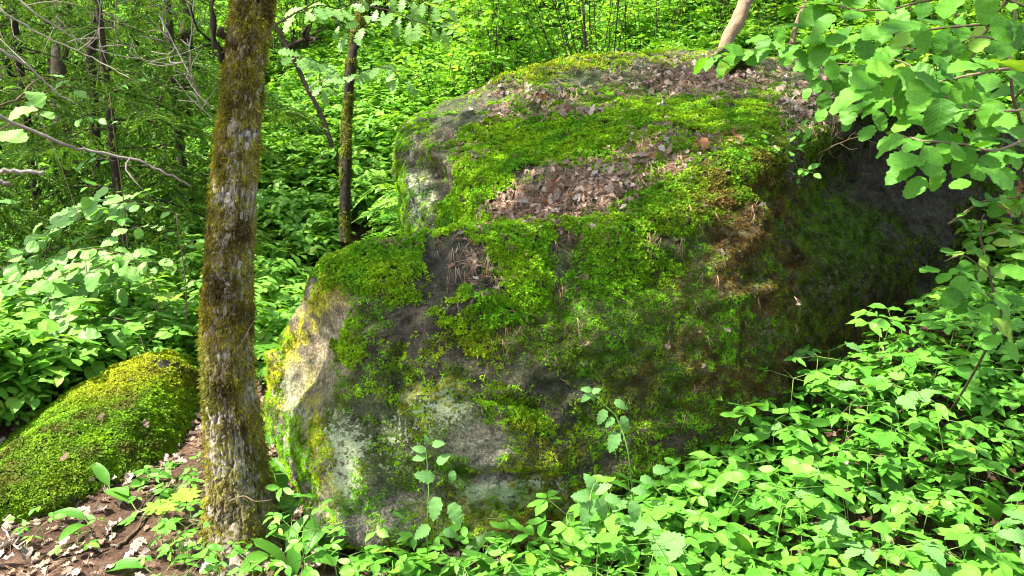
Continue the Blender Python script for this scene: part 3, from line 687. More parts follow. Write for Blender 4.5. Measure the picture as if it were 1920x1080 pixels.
M['bark'] = plain_mat('dark_bark', (0.022, 0.017, 0.012), (0.075, 0.058, 0.042), scale=25, bump=0.9, dist=0.02)
M['palebark'] = plain_mat('pale_bark', (0.10, 0.07, 0.045), (0.27, 0.20, 0.13), scale=22, bump=0.8, dist=0.02)
M['dead'] = plain_mat('dead_leaf', (0.22, 0.150, 0.108), (0.47, 0.375, 0.31), scale=5, c2=(0.62, 0.54, 0.48), trans=0.15, bump=.4)
M['greydead'] = plain_mat('grey_dead_leaf', (0.19, 0.16, 0.14), (0.40, 0.355, 0.32), scale=6, trans=.1, bump=.4)
M['rust'] = plain_mat('rusty_dead_leaf', (0.22, 0.10, 0.045), (0.45, 0.22, 0.11), scale=5, trans=0.2, bump=.4)
M['needle'] = plain_mat('dry_needles', (0.24, 0.14, 0.09), (0.50, 0.34, 0.24), scale=5, bump=0)
def shared(name, geos, mat):
    r = []
    for V, T, U in geos:
        me = new_mesh(name, V, T, U); me.materials.append(mat); r.append(me)
    return r
L_HAZEL = shared('leaf', HAZEL, M['hazel']); L_PALE = shared('leaf', HAZEL, M['hazel_pale']); L_HERB = shared('leaflet', OVAL, M['herb'])
L_LILY = shared('leaf', LILY, M['lily']); L_NET = shared('leaf', NETTLE, M['nettle']); L_OAK = shared('leaf', OAK, M['oak'])
L_MAPLE = shared('leaf', MAPLE, M['maple']); L_DEAD = shared('dead_leaf', DEAD, M['dead']); L_DEAD += shared('dead_leaf', DEAD[:6], M['greydead']); L_RUST = shared('dead_leaf', DEAD[:4], M['rust'])
def put(name, me, parent, Mx):
    o = bpy.data.objects.new(name, me); C.objects.link(o); o.parent = parent; o.matrix_basis = Matrix(Mx.tolist()); return o

# ------------------------------------------------------------------ the mossy tree in front
rng = np.random.default_rng(21)
ctr = [(474, 0, 88), (460, 100, 89), (452, 200, 88), (443, 300, 89), (436, 400, 91), (430, 500, 94), (427, 600, 96), (428, 700, 99), (437, 800, 104), (445, 900, 109), (456, 1000, 120), (460, 1040, 150)]
D0 = 2.98
cl = [P(x, y, D0+0.0000*y) for x, y, w in ctr][::-1]; rad = [w/2/F*D0*(.70+.17*min(1, y/900)) for x, y, w in ctr][::-1]
up = (cl[-1]-cl[-3]); up /= np.linalg.norm(up)
for k in range(1, 9):
    cl.append(cl[-1]+up*0.75+np.array([0.03*math.sin(k), 0.05*math.cos(k*1.7), 0])); rad.append(rad[-1]*0.90)
tree_base = cl[0].copy()
cl = np.array(cl); rad = np.array(rad)
nh, nt_ = 900, 200
tt = np.linspace(0, len(cl)-1, nh)
Cc = catmull(cl, nh); Rr = np.interp(tt, np.arange(len(rad)), rad)
arc = np.r_[0, np.cumsum(np.linalg.norm(np.diff(Cc, axis=0), axis=1))]
keepn = arc < 8.0; Cc, Rr, arc = Cc[keepn], Rr[keepn], arc[keepn]; nh = len(Cc)
# denser rings in view
sA = np.concatenate([np.linspace(0, 2.3, 620), np.linspace(2.32, arc[-1], 120)]); nh = len(sA)
Cc = np.stack([np.interp(sA, arc, Cc[:, k]) for k in range(3)], 1); Rr = np.interp(sA, arc, Rr); arc = sA
th = np.linspace(0, 2*math.pi, nt_, endpoint=False)
A_, TH = np.meshgrid(arc, th, indexing='ij')
cx_, sx_ = np.cos(TH), np.sin(TH)
cyl = np.stack([cx_*0.12, sx_*0.12, A_], -1).reshape(-1, 3)
wx = fbm(cyl*np.array([9, 9, 5.0]), 3, 501).reshape(A_.shape); wy = fbm(cyl*np.array([9, 9, 5.0]), 3, 502).reshape(A_.shape)
# plated bark: tall cells round the trunk (periodic in the angle)
nc = 26
uu = TH/(2*math.pi)*nc+1.1*wx; vv = A_*10.5+1.6*wy
f1, f2, cid = worley2(np.mod(uu, nc), vv, 5)
rg1 = np.abs(fbm(cyl*np.array([34, 34, 7.0])+.25*np.stack([wx, wy, wx], -1).reshape(-1, 3), 3, 521)).reshape(A_.shape); rg2 = np.abs(fbm(cyl*np.array([40, 40, 26.0]), 2, 522)).reshape(A_.shape)
e_ = sstep(0.0, 0.16, rg1)*(.45+.55*sstep(0.0, .12, rg2)); cid = np.clip(.5+1.2*fbm(cyl*np.array([30, 30, 12.0]), 2, 523).reshape(A_.shape), 0, 1)
bumpn = fbm(cyl*np.array([60, 60, 40.0]), 3, 503).reshape(A_.shape)
big = fbm(cyl*np.array([5, 5, 2.0]), 3, 504).reshape(A_.shape)
flare = 0.07*np.exp(-(arc/0.13))[:, None]*(1+0.6*np.cos(3*TH+1))
rr = Rr[:, None]*(1+0.12*big)+0.013*e_+0.004*bumpn+flare-0.004
tan = np.gradient(Cc, axis=0); tan /= np.linalg.norm(tan, axis=1)[:, None]
ax_ = np.cross(tan, [0, 1.0, 0]); ax_ /= np.linalg.norm(ax_, axis=1)[:, None]; bx_ = np.cross(tan, ax_)
tV = (Cc[:, None]+rr[..., None]*(cx_[..., None]*ax_[:, None]+sx_[..., None]*bx_[:, None])).reshape(-1, 3)
I = np.arange(nh*nt_).reshape(nh, nt_); J = np.roll(I, -1, 1)
a, b, c, d = I[:-1].ravel(), J[:-1].ravel(), J[1:].ravel(), I[1:].ravel()
tT = np.concatenate([np.stack([a, c, b], 1), np.stack([a, d, c], 1)])
px, py, dd = PX(tV)
tN = vnormals(tV, tT)
if (tN@(-FWD))[(px > 0)].mean() < 0 and np.mean(np.sum(tN*(tV-Cc.repeat(nt_, 0)), 1)) < 0: tT = tT[:, ::-1]; tN = -tN
jx = px+10*wx.ravel()*3; jy = py+20*wy.ravel()*2
ef = e_.ravel(); cf = cid.ravel()
plate = np.array([0.185, 0.162, 0.132])[None]*(0.7+0.8*cf+.5*bumpn.ravel())[:, None]
colr = np.array([0.045, 0.032, 0.022])[None]*(1-ef)[:, None]+plate*ef[:, None]
lich = np.clip(blobs(jx, jy, [(478, 190, 16, 60, 1), (485, 20, 14, 40, .8), (470, 260, 14, 60, .8), (440, 350, 30, 60, .55), (462, 700, 18, 40, .8), (450, 500, 16, 60, .6), (470, 570, 8, 30, .8), (410, 680, 10, 20, .8), (420, 850, 30, 60, .35)], 1), 0, 1)*sstep(-0.1, 0.3, bumpn.ravel()+0.15)
colr = colr*(1-lich[:, None])+np.array([0.36, 0.365, 0.33])[None]*lich[:, None]
gm = np.clip(sstep(-0.05, 0.35, fbm(cyl*np.array([14, 14, 7.0]), 4, 505))*0.75, 0, 1)*(1-lich)
colr = colr*(1-gm[:, None])+np.array([0.135, 0.105, 0.030])[None]*gm[:, None]
hole = blobs(px, py, [(403, 637, 20, 14, 1)], 1)
colr = colr*(1-hole[:, None])+np.array([0.10, 0.05, 0.03])[None]*hole[:, None]
tV = tV-tN*(0.012*hole)[:, None]
T0 = tree_base
tree = empty('mossy_tree', T0); tag(tree, 'stout tree trunk wrapped in golden brown moss, standing left of the huge boulder', 'tree')
link('trunk', new_mesh('trunk', tV-T0, tT, None, {'col': np.clip(colr*(1+0.4*bumpn.ravel()[:, None]), .01, .9)}), tree, attr_mat('plated_bark', bscale=90, bump=0.5, dist=0.004, fine=0.3, rough=0.85))
def strand(seed):
    rg = np.random.default_rng(seed); V = []; T = []
    for b in range(6):
        a = rg.uniform(-1.3, 1.3); L = rg.uniform(0.6, 1.2); w = rg.uniform(.05, .09); o = rg.normal(0, .2, 2)
        p0 = np.array([o[0], o[1], 0]); p1 = p0+np.array([math.sin(a)*L*.5, L*.35, .35*L]); p2 = p1+np.array([math.sin(a)*L*.3, L*.5, -.12*L])
        s = np.array([w, 0, 0.02]); k = len(V); V += [p0-s, p0+s, p1-s*1.4, p1+s*1.4, p2]; T += [(k, k+1, k+3), (k, k+3, k+2), (k+2, k+3, k+4)]
    return new_mesh('moss_strand_%d' % seed, np.array(V), np.array(T), None, None, False)
strands = [strand(i) for i in range(4)]
hmoss_m = attr_mat('hanging_moss', 'col', bscale=6, bump=0, fine=0.2, kind='INSTANCER', trans=0.30, rough=0.8, spec=0.1)
def down_frames(n, rng, tilt=.25):
    n = n+rng.normal(0, tilt, n.shape); n /= np.linalg.norm(n, axis=1)[:, None]
    dn = np.array([0, 0, -1.0])+rng.normal(0, .45, n.shape); y = dn-n*np.sum(dn*n, 1)[:, None]; y /= np.linalg.norm(y, axis=1)[:, None]
    return np.stack([np.cross(y, n), y, n], 2)
pts, nrm, tri = sample_mesh(tV, tT, 120000, rng, (tV[tT[:, 0]][:, 2] < 2.9)+0.05)
px, py, dd = PX(pts)
rel = (px-np.interp(py, [c[1] for c in ctr], [c[0] for c in ctr]))/50
n_ = fbm(pts*np.array([13, 13, 9.0]), 4, 511); n2_ = fbm(pts*45, 2, 512)
jy = py+22*n_*2
bands = blobs(px*0+rel*40, jy, [(0, 40, 70, 60, 1), (-10, 135, 70, 50, 1), (-30, 230, 34, 90, .8), (10, 275, 60, 30, 1), (-32, 300, 22, 90, .7), (-15, 480, 34, 80, .85), (-38, 400, 14, 90, .8), (15, 440, 20, 30, .7),
    (-10, 590, 60, 50, 1.0), (20, 680, 24, 34, .9), (-5, 770, 70, 52, 1.0), (34, 900, 22, 130, 1.0), (18, 960, 36, 70, .8), (0, 1030, 80, 26, 1), (-40, 700, 12, 60, .5), (-5, 850, 10, 12, .2)])
bare_ = blobs(px*0+rel*40, jy, [(26, 180, 22, 70, .9), (10, 345, 36, 45, .9), (-12, 880, 40, 70, .8), (0, 690, 18, 40, .5), (12, 520, 20, 50, .4), (-30, 640, 22, 18, .9)])
backs = (nrm@(-FWD) < -0.1)
den = np.where(backs, 0.6, bands-0.6*bare_)+0.45*n_
keep = rng.random(len(px)) < sstep(0.38, 0.62, den+.15*n2_)
p_, n3_ = pts[keep], nrm[keep]
mc = mixcol((0.215, 0.19, 0.034), [((0.40, 0.38, 0.045), 0.35+1.8*n2_[keep]), ((0.36, 0.31, 0.035), blobs(px[keep], py[keep], [(410, 600, 40, 60, .9), (400, 250, 20, 30, .8), (455, 80, 30, 20, .5), (440, 265, 40, 20, .4)])), ((0.08, 0.055, 0.025), np.clip(-2.2*fbm(p_*10, 2, 513), 0, .8)), ((0.16, 0.19, 0.03), blobs(px[keep], py[keep], [(480, 940, 40, 90, .6), (385, 700, 20, 90, .6)]))])
mc *= (0.65+0.7*rng.random(len(p_)))[:, None]
mo = stuff_scatter('moss', p_-T0+n3_*0.002, eulers(down_frames(n3_, rng)), (0.010+0.015*rng.random(len(p_)))*(0.7+0.5*np.clip(den[keep], 0, 1)), [(s, hmoss_m) for s in strands], rng.integers(0, 4, len(p_)), mc, tree, 'shaggy golden brown moss')

def branch_obj(parent, pts, r0, r1, mat, name='branch', base=None, twigs=0, tl=0.2, seed=0, sides=6, n=None):
    rg = np.random.default_rng(seed); A = Acc(); n = n or max(6, 4*len(pts))
    b0 = np.zeros(3) if base is None else base
    cp = catmull(np.array(pts), n)+rg.normal(0, r0*0.35, (n, 3))
    A.add(tube(cp-b0, r0, r1, sides))
    for k in range(twigs):
        i = rg.integers(2, n-1); t = cp[i]-cp[i-1]; t /= np.linalg.norm(t)
        dv = t*0.7+rg.normal(0, 0.6, 3); dv /= np.linalg.norm(dv); L = tl*rg.uniform(.4, 1.2)
        q = [cp[i], cp[i]+dv*L*.5+rg.normal(0, L*.08, 3), cp[i]+dv*L+rg.normal(0, L*.15, 3)]
        A.add(tube(np.array(q)-b0, max(r1, r0*.4), r1*.4, 4, 5))
    return A.obj(name, mat, parent)
branch_obj(tree, [P(488, 75, 2.92), P(520, 45, 2.9), P(560, 22, 2.88), P(615, -8, 2.85)], .004, .002, M['twig'], 'twig', T0)
branch_obj(tree, [P(418, 118, 2.95), P(402, 60, 2.95), P(398, 10, 2.97), P(392, -40, 3.0)], .012, .006, M['bark'], 'branch', T0, twigs=5, tl=.15)
branch_obj(tree, [P(415, 115, 2.93), P(400, 90, 2.9), P(396, 40, 2.9), P(400, -30, 2.9)], .006, .004, M['bark'], 'twig', T0)
branch_obj(tree, [P(420, 70, 2.95), P(412, 55, 2.9)], .014, .010, M['bark'], 'stub', T0)
branch_obj(tree, [P(430, 940, 2.82), P(455, 930, 2.78), P(480, 940, 2.76), P(510, 938, 2.78)], .003, .0015, M['palebark'], 'twig', T0)
# its crown, above the picture
def leaf_cloud(A, rg, ctr_, rad_, n, size, geos, up=0.7):
    d = rg.normal(size=(n, 3)); d /= np.linalg.norm(d, axis=1)[:, None]; r = rg.random(n)**(1/2.2)
    p = np.array(ctr_)+d*r[:, None]*np.array(rad_)
    for k in range(n):
        y = np.array([rg.normal(), rg.normal(), rg.normal()*.35-.25]); nr = np.array([rg.normal()*.5, rg.normal()*.5, up])
        A.add(geos[rg.integers(len(geos))], m4(orient(y, nr), p[k], size*rg.uniform(.7, 1.25)), rg.random())
BR = Acc(); LV = Acc(); rg = np.random.default_rng(22)
top = Cc[-1]
for k in range(26):
    i = int(len(Cc)*(0.86+0.13*rg.random())); b0 = Cc[i]; a = rg.uniform(0, 6.28); L = rg.uniform(1.2, 3.0)
    e = b0+np.array([math.cos(a)*L, math.sin(a)*L, rg.uniform(-.2, 1.6)])
    BR.add(tube(np.array([b0, (b0+e)/2+[0, 0, .15], e])-T0, .035, .008, 5, 8))
    for j in range(3):
        cpt = b0+(e-b0)*rg.uniform(.5, 1.1)+rg.normal(0, .2, 3)
        leaf_cloud(LV, rg, cpt-T0, (.5, .5, .28), 75, 0.10, SMALL)
BR.obj('branch', M['bark'], tree); tag(LV.obj('crown', M['under'], tree), kind='stuff')

# ------------------------------------------------------------------ the slender tree behind, and other stems
def simple_tree(name, pix, widths, label, cat='tree', mat=M['bark'], mosscol=None, seed=0, grow=3.0, base_drop=0.15):
    """pix: (px, py, d) from the bottom up"""
    rg = np.random.default_rng(seed)
    pts = [P(*q) for q in pix]; r = [w/2/F*q[2] for w, q in zip(widths, pix)]
    pts[0] = pts[0]+np.array([0, 0, -base_drop])
    if grow:
        u = pts[-1]-pts[-2]; u /= np.linalg.norm(u)
        for k in range(3): pts.append(pts[-1]+u*grow/3+rg.normal(0, .05, 3)); r.append(r[-1]*.85)
    b0 = pts[0].copy(); n = 60*1; cc = catmull(np.array(pts), n); rr_ = np.interp(np.linspace(0, len(r)-1, n), np.arange(len(r)), r)
    s = 20; th = np.linspace(0, 2*math.pi, s, endpoint=False)
    tn = np.gradient(cc, axis=0); tn /= np.linalg.norm(tn, axis=1)[:, None]
    a = np.cross(tn, [0, 1.0, 0.02]); a /= np.linalg.norm(a, axis=1)[:, None]; b = np.cross(tn, a)
    q = cc[:, None]+rr_[:, None, None]*(np.cos(th)[None, :, None]*a[:, None]+np.sin(th)[None, :, None]*b[:, None])
    V = q.reshape(-1, 3); nz = fbm(V*np.array([18, 18, 8.0]), 3, seed+3)
    V = V+((q-cc[:, None]).reshape(-1, 3))*(0.22*nz)[:, None]
    I = np.arange(n*s).reshape(n, s); J = np.roll(I, -1, 1)
    a_, b_, c_, d_ = I[:-1].ravel(), J[:-1].ravel(), J[1:].ravel(), I[1:].ravel()
    T = np.concatenate([np.stack([a_, c_, b_], 1), np.stack([a_, d_, c_], 1)])
    root = empty(name, b0); tag(root, label, cat)
    link('trunk', new_mesh('trunk', V-b0, T), root, mat)
    if mosscol is not None:
        N_ = vnormals(V, T); p2, n2, _ = sample_mesh(V, T, 16000, rg)
        k = rg.random(len(p2)) < sstep(.35, .7, .5+.9*fbm(p2*np.array([9, 9, 4.0]), 3, seed+5))
        N2 = n2[k]; cen = cc[np.argmin(((p2[k][:, None]-cc[None])**2).sum(-1), 1)]; N2 = p2[k]-cen; N2 /= np.linalg.norm(N2, axis=1)[:, None]
        c_ = np.array(mosscol)[None]*(0.6+0.8*rg.random(k.sum()))[:, None]
        stuff_scatter('moss', p2[k]-b0, eulers(down_frames(N2, rg)), .018+.014*rg.random(k.sum()), [(s_, hmoss_m) for s_ in strands], rg.integers(0, 4, k.sum()), c_, root)
    return root, b0
st, sb = simple_tree('slender_tree', [(645, 420, 6.3), (648, 300, 6.35), (650, 220, 6.4), (656, 140, 6.4), (667, 70, 6.45), (682, 0, 6.5)], [20, 17, 15, 17, 18, 17], 'slender dark mossy tree behind the boulder, with lobed oak leaves hanging round it', mat=M['bark'], mosscol=(0.17, 0.19, 0.03), seed=31)
def leafy_branch(parent, base, pts, r0, leaves, size, rg, mat=M['twig'], spread=1.0, part='branch', up=(0, -.45, .8), leafname='leaf', jit=.25, droop=.3, two=True, npl=None):
    """a branch with single leaves along it, each leaf its own object"""
    n = 24; cp = catmull(np.array(pts), n)+rg.normal(0, r0*.4, (n, 3)); A = Acc(); A.add(tube(cp-base, r0, r0*.35, 5))
    L = np.linalg.norm(np.diff(cp, axis=0), axis=1).sum(); k = npl or max(2, int(L/(size*0.42)))
    side = 1
    for j in range(k+1):
        f = 0.12+0.88*j/k; i = min(n-1, int(f*(n-1))); t = cp[min(n-1, i+1)]-cp[max(0, i-1)]; t /= np.linalg.norm(t)
        nr = np.array(up)+rg.normal(0, jit, 3); sd = np.cross(t, nr); sd /= np.linalg.norm(sd)
        side = -side
        y = (t if j == k else t*.55+sd*side*spread)+np.array([0, 0, -droop*rg.random()])+rg.normal(0, .12, 3)
        y /= np.linalg.norm(y); s = size*rg.uniform(.65, 1.2)*(0.8 if f < .3 else 1)
        pet = cp[i]+y*s*.14
        A.add(tube(np.array([cp[i], pet])-base, r0*.35, r0*.25, 4))
        put(leafname, leaves[rg.integers(len(leaves))], parent, m4(orient(y, nr), pet-base, s))
    A.obj(part, mat, parent)
rg = np.random.default_rng(32)
for pts_, sz in [
    ([(650, 150, 6.3), (610, 125, 5.9), (575, 108, 5.6), (548, 108, 5.4)], .14), ([(655, 150, 6.3), (690, 130, 6.0), (730, 128, 5.8), (755, 150, 5.7)], .14), ([(600, 118, 5.8), (600, 150, 5.6), (610, 165, 5.5)], .13),
    ([(690, -10, 6.4), (640, 15, 6.0), (600, 10, 5.8), (560, 25, 5.6)], .15), ([(680, 10, 6.4), (730, 20, 6.2), (780, 40, 6.0), (850, 55, 5.9)], .15), ([(700, -20, 6.4), (760, -5, 6.1), (830, 10, 6.0)], .15), ([(620, 30, 6.0), (660, 60, 5.8), (700, 40, 5.7)], .14)]:
    leafy_branch(st, sb, [P(*q) for q in pts_], .006, L_OAK, sz, rg, M['bark'], droop=.7)
simple_tree('leaning_stem', [(1345, 112, 5.7), (1362, 80, 5.75), (1382, 40, 5.8), (1400, 0, 5.85)], [26, 26, 26, 26], 'pale bare leaning stem rising behind the top of the boulder', mat=M['palebark'], seed=33, grow=2.5)
simple_tree('leaning_stem', [(1485, 60, 7.3), (1495, 40, 7.4), (1512, 0, 7.5)], [10, 9, 9], 'thinner brown leaning stem, farther right behind the hazel twigs', mat=M['palebark'], seed=34, grow=2)
dt_, db = simple_tree('dead_tree', [(640, 300, 7.6), (606, 225, 7.6), (576, 165, 7.6), (548, 105, 7.6), (518, 50, 7.6)], [9, 9, 9, 8, 7], 'dark crooked dead stem leaning behind the mossy trunk', mat=M['bark'], seed=35, grow=.5)
branch_obj(dt_, [P(545, 90, 7.6), P(570, 75, 7.5), (P(598, 72, 7.4))], .035, .015, M['bark'], 'branch', db, twigs=3, tl=.3)
branch_obj(dt_, [P(575, 78, 7.5), P(572, 50, 7.4)], .03, .012, M['bark'], 'branch', db)
for k, (x, w, d, lab) in enumerate([(22, 44, 9.5, 'thick dark spruce trunk at the far left behind the bare twigs'), (112, 30, 8.0, 'brown broken trunk of medium girth behind the spruce boughs'), (172, 18, 7.0, 'thin dark trunk among the spruce boughs'), (345, 24, 8.6, 'dark trunk in shade just left of the big mossy trunk'), (250, 16, 10.5, 'far slim trunk between the spruces')]):
    g = G(x+10, 330 if k else 360)
    gy_ = 5.0+d-5; bp_ = P(x, 300, d); gz = float(H(np.array([bp_[0]]), np.array([bp_[1]]))[0])
    q = [(x, 540-F*0, d)]
    z0 = np.array([bp_[0], bp_[1], gz]); X0 = PX(z0)
    simple_tree('old_spruce', [(X0[0], X0[1], X0[2]), (x, 150, d), (x+4, 60, d), (x+6, -20, d)], [w*1.15, w, w*.95, w*.9], lab, mat=M['bark'], seed=40+k, grow=4, mosscol=(0.06, 0.06, 0.02) if k == 3 else None)
# ------------------------------------------------------------------ spruce trees with hanging boughs
def bough(seed, L=1.5):
    rg = np.random.default_rng(seed); W = Acc(); Nd = Acc()
    ax = catmull([(0, 0, 0), (L*.4, 0, -.05), (L*.75, 0, -.25), (L, 0, -.33)], 14); W.add(tube(ax, .012, .003, 4))
    def needles(p, r, k):
        p = catmull(p, k); t = np.gradient(p, axis=0); t /= np.linalg.norm(t, axis=1)[:, None]+1e-9
        a = rg.uniform(0, 6.28, k); ref = rg.normal(size=(k, 3)); s = np.cross(t, ref); s /= np.linalg.norm(s, axis=1)[:, None]
        d = t*.7+s*.9; d /= np.linalg.norm(d, axis=1)[:, None]; w = np.cross(d, t); w /= np.linalg.norm(w, axis=1)[:, None]+1e-9
        V = np.stack([p-w*.006, p+w*.006, p+d*r*1.5], 1).reshape(-1, 3); T = np.arange(k*3).reshape(-1, 3)
        Nd.add((V, T, np.tile([[.5, 0], [.5, 0], [.5, 1]], (k, 1))), None, rg.random())
    for j in range(22):
        i = rg.uniform(.12, 1)*13; b = ax[int(i)]; sd = 1 if j % 2 else -1; l = L*(.42-.22*i/13)*rg.uniform(.7, 1.2)
        e = b+np.array([l*.55, sd*l*.75, -l*rg.uniform(.1, .5)]); tw = catmull([b, (b+e)/2+[0, 0, .03], e], 6); W.add(tube(tw, .004, .0015, 3))
        needles(tw, .018, 60)
        for m in range(4):
            c = tw[rg.integers(1, 6)]; e2 = c+np.array([rg.normal(.05, .08), sd*.06+rg.normal(0, .07), -rg.uniform(.02, .14)]); needles([c, (c+e2)/2, e2], .016, 36)
    needles(ax, .018, 90)
    return W, Nd
BG = []
for s in range(3):
    W, Nd = bough(60+s); a = W.mesh('bough'); a.materials.append(M['bark']); b = Nd.mesh('needles'); b.materials.append(M['spruce']); BG.append((a, b))
def spruce(px, d, hgt, label, seed, n=34, z0=.25, sc=1.0, trunk=True):
    rg = np.random.default_rng(seed); q = P(px, 300, d); b0 = on_ground(q[0], q[1]); root = empty('spruce_tree', b0); tag(root, label, 'spruce tree', 'spruces at the left')
    A = Acc(); A.add(tube([(0, 0, -.2), (0, 0, hgt*.5), (0, 0, hgt)], .05*sc, .012, 8, 10)); A.obj('trunk', M['bark'], root)
    for k in range(n):
        z = z0+(hgt-z0)*(k/n)**1.0; a = k*2.4+rg.normal(0, .3); s = (1-.75*(z/hgt))*sc*rg.uniform(.75, 1.2)
        th = a; tl = rg.uniform(-.1, .25); R = np.array([[math.cos(th), -math.sin(th), 0], [math.sin(th), math.cos(th), 0], [0, 0, 1]])@np.array([[math.cos(tl), 0, math.sin(tl)], [0, 1, 0], [-math.sin(tl), 0, math.cos(tl)]])
        me = BG[rg.integers(3)]; o = put('bough', me[0], root, m4(R, (0, 0, z), s)); o2 = put('needles', me[1], o, np.eye(4)); o2['kind'] = 'stuff'
spruce(215, 6.3, 3.7, 'young spruce whose drooping dark boughs hang left of the mossy trunk', 71, 44, .3, 1.0)
spruce(340, 7.4, 3.9, 'tall spruce with blue green boughs directly behind the mossy trunk', 72, 44, .4, 1.15)
spruce(60, 6.8, 3.7, 'bushy spruce with brownish green tips at the left edge', 73, 40, .2, 1.0)
spruce(120, 9.5, 4.8, 'taller spruce farther back among the trunks at the left', 74, 40, .6, 1.3)
spruce(-120, 5.6, 3.5, 'spruce just at the left border of the picture', 75, 34, .3, 1.0)

# ------------------------------------------------------------------ shrubs and saplings of the slope: prototypes with stems and foliage, then copies
def shrub_proto(seed, hgt, spread, nst, ntw, nlf, lsize, geos, leafmat, stemmat, flat=.7, r0=.006):
    rg = np.random.default_rng(seed); S = Acc(); L = Acc()
    for s in range(nst):
        a = rg.uniform(0, 6.28); l = hgt*rg.uniform(.6, 1.1); sp = spread*rg.uniform(.3, 1.1)
        p = catmull([(0.05*math.cos(a), .05*math.sin(a), -.05), (sp*.25*math.cos(a), sp*.25*math.sin(a), l*.4), (sp*.7*math.cos(a+.3), sp*.7*math.sin(a+.3), l*.8), (sp*math.cos(a+.4), sp*math.sin(a+.4), l)], 12)+rg.normal(0, .012, (12, 3))
        S.add(tube(p, r0*rg.uniform(.6, 1.2), r0*.25, 4))
        for t in range(ntw):
            i = rg.integers(3, 12); b = p[i]; aa = rg.uniform(0, 6.28); tl = hgt*rg.uniform(.10, .26)
            e = b+np.array([math.cos(aa)*tl, math.sin(aa)*tl, rg.normal(.1, .25)*tl]); m_ = (b+e)/2+[0, 0, tl*.12]; tw = catmull([b, m_, e], 6)
            S.add(tube(tw, r0*.3, r0*.12, 3))
            for j in range(nlf):
                f = (j+1)/nlf; c = tw[min(5, int(f*5.99))]; sd = 1 if j % 2 else -1
                t_ = e-b; t_ /= np.linalg.norm(t_)+1e-9; s_ = np.cross(t_, [0, 0, 1.0]); s_ /= np.linalg.norm(s_)+1e-9
                y = t_*.6+s_*sd+np.array([0, 0, rg.normal(-.15, .2)]); nr = np.array([rg.normal()*.35, rg.normal()*.35, flat])
                L.add(geos[rg.integers(len(geos))], m4(orient(y, nr), c, lsize*rg.uniform(.6, 1.3)), rg.random())
    sm = S.mesh('stems'); sm.materials.append(stemmat); lm = L.mesh('foliage'); lm.materials.append(leafmat)
    return sm, lm, L.n
QUAD = [(np.array([[0, 0, 0], [-.3, .45, .06], [.3, .45, .06], [0, 1, -.1], [0, .45, -.02]], float), np.array([[0, 4, 1], [0, 2, 4], [1, 4, 3], [4, 2, 3]]), np.array([[.5, 0], [0, .45], [1, .45], [.5, 1], [.5, .45]], float))]
def pinnate(seed, pairs=7):
    """feathery rowan-like leaf of many leaflets"""
    A = Acc(); rg = np.random.default_rng(seed)
    for j in range(pairs):
        f = .2+.75*j/(pairs-1); l = .30*math.sin(.5+2.2*f)
        for sd in (-1, 1): A.add(QUAD[0], m4(orient([sd, .55, -.1], [rg.normal()*.15, 0, 1]), (0, f, -.25*f*f), l))
    A.add(QUAD[0], m4(orient([0, 1, -.3], [0, 0, 1]), (0, .95, -.22), .25)); V, T, U = A.geo()
    return V, T, U
PINN = [pinnate(i) for i in range(2)]
PR = {
 'lime': [shrub_proto(81+i, 2.3, 1.0, 8, 10, 9, .10, QUAD, M['lime'], M['bark'], .5) for i in range(2)],
 'green': [shrub_proto(84+i, 1.6, .9, 9, 9, 9, .085, QUAD, M['under'], M['bark'], .9) for i in range(2)],
 'deep': [shrub_proto(88+i, 1.8, .9, 8, 8, 7, .07, QUAD, M['deep'], M['bark'], .8) for i in range(1)],
 'fine': [shrub_proto(90+i, 2.4, 1.1, 18, 9, 9, .040, QUAD, M['lime'], M['bark'], .4, r0=.009) for i in range(1)],
 'pinn': [shrub_proto(92+i, .9, .55, 7, 4, 3, .24, PINN, M['under'], M['stem'], 1.4, r0=.006) for i in range(2)],
 'herb': [shrub_proto(95+i, .42, .28, 7, 4, 4, .075, SMALL, M['under'], M['stem'], 1.6, r0=.004) for i in range(3)],
}
print('proto verts', {k: [x[2] for x in v] for k, v in PR.items()})
def shrub(kind, i, loc, rz, s, name, label, cat, group):
    o = empty(name, loc, rz); o.scale = (s, s, s); tag(o, label, cat, group); sm, lm, _ = PR[kind][i % len(PR[kind])]
    put('stems', sm, o, np.eye(4)); f = put('foliage', lm, o, np.eye(4)); f['kind'] = 'stuff'
    return o
rg = np.random.default_rng(101)
rows = [  # pixel x range, depth range, count, kinds
    ((800, 1500), (8.2, 10.5), 22, ['green', 'lime', 'pinn', 'green'], (.8, 1.15), 'knee to waist high leafy bush on the slope right behind the boulder', 'bushes right behind the boulder'),
    ((480, 1900), (11, 14), 44, ['lime', 'green', 'lime', 'fine'], (1.0, 1.5), 'yellow green bush in sunlight halfway up the slope', 'sunlit bushes on the slope'),
    ((-100, 2000), (15, 20), 46, ['lime', 'lime', 'green', 'deep'], (1.4, 2.3), 'tall backlit bush near the top of the slope', 'tall bushes at the back'),
    ((-200, 420), (9, 13), 18, ['green', 'deep', 'lime'], (.9, 1.4), 'shaded bush between the spruce trunks', 'bushes between the spruces'),
    ((1450, 2000), (6.6, 9.0), 10, ['green', 'deep', 'lime'], (.8, 1.1), 'bush behind the hazel branches at the right', 'bushes behind the hazel')]
for (xr, dr, n, kinds, sr, lab, grp) in rows:
    for k in range(n):
        px_ = xr[0]+(xr[1]-xr[0])*(k+rg.uniform(.1, .9))/n; d = rg.uniform(*dr); p = P(px_, 300, d); b = on_ground(p[0], p[1])
        shrub(kinds[rg.integers(len(kinds))], int(rg.integers(3)), b, rg.uniform(0, 6.28), rg.uniform(*sr), 'bush', lab, 'bush', grp)
rg = np.random.default_rng(102)
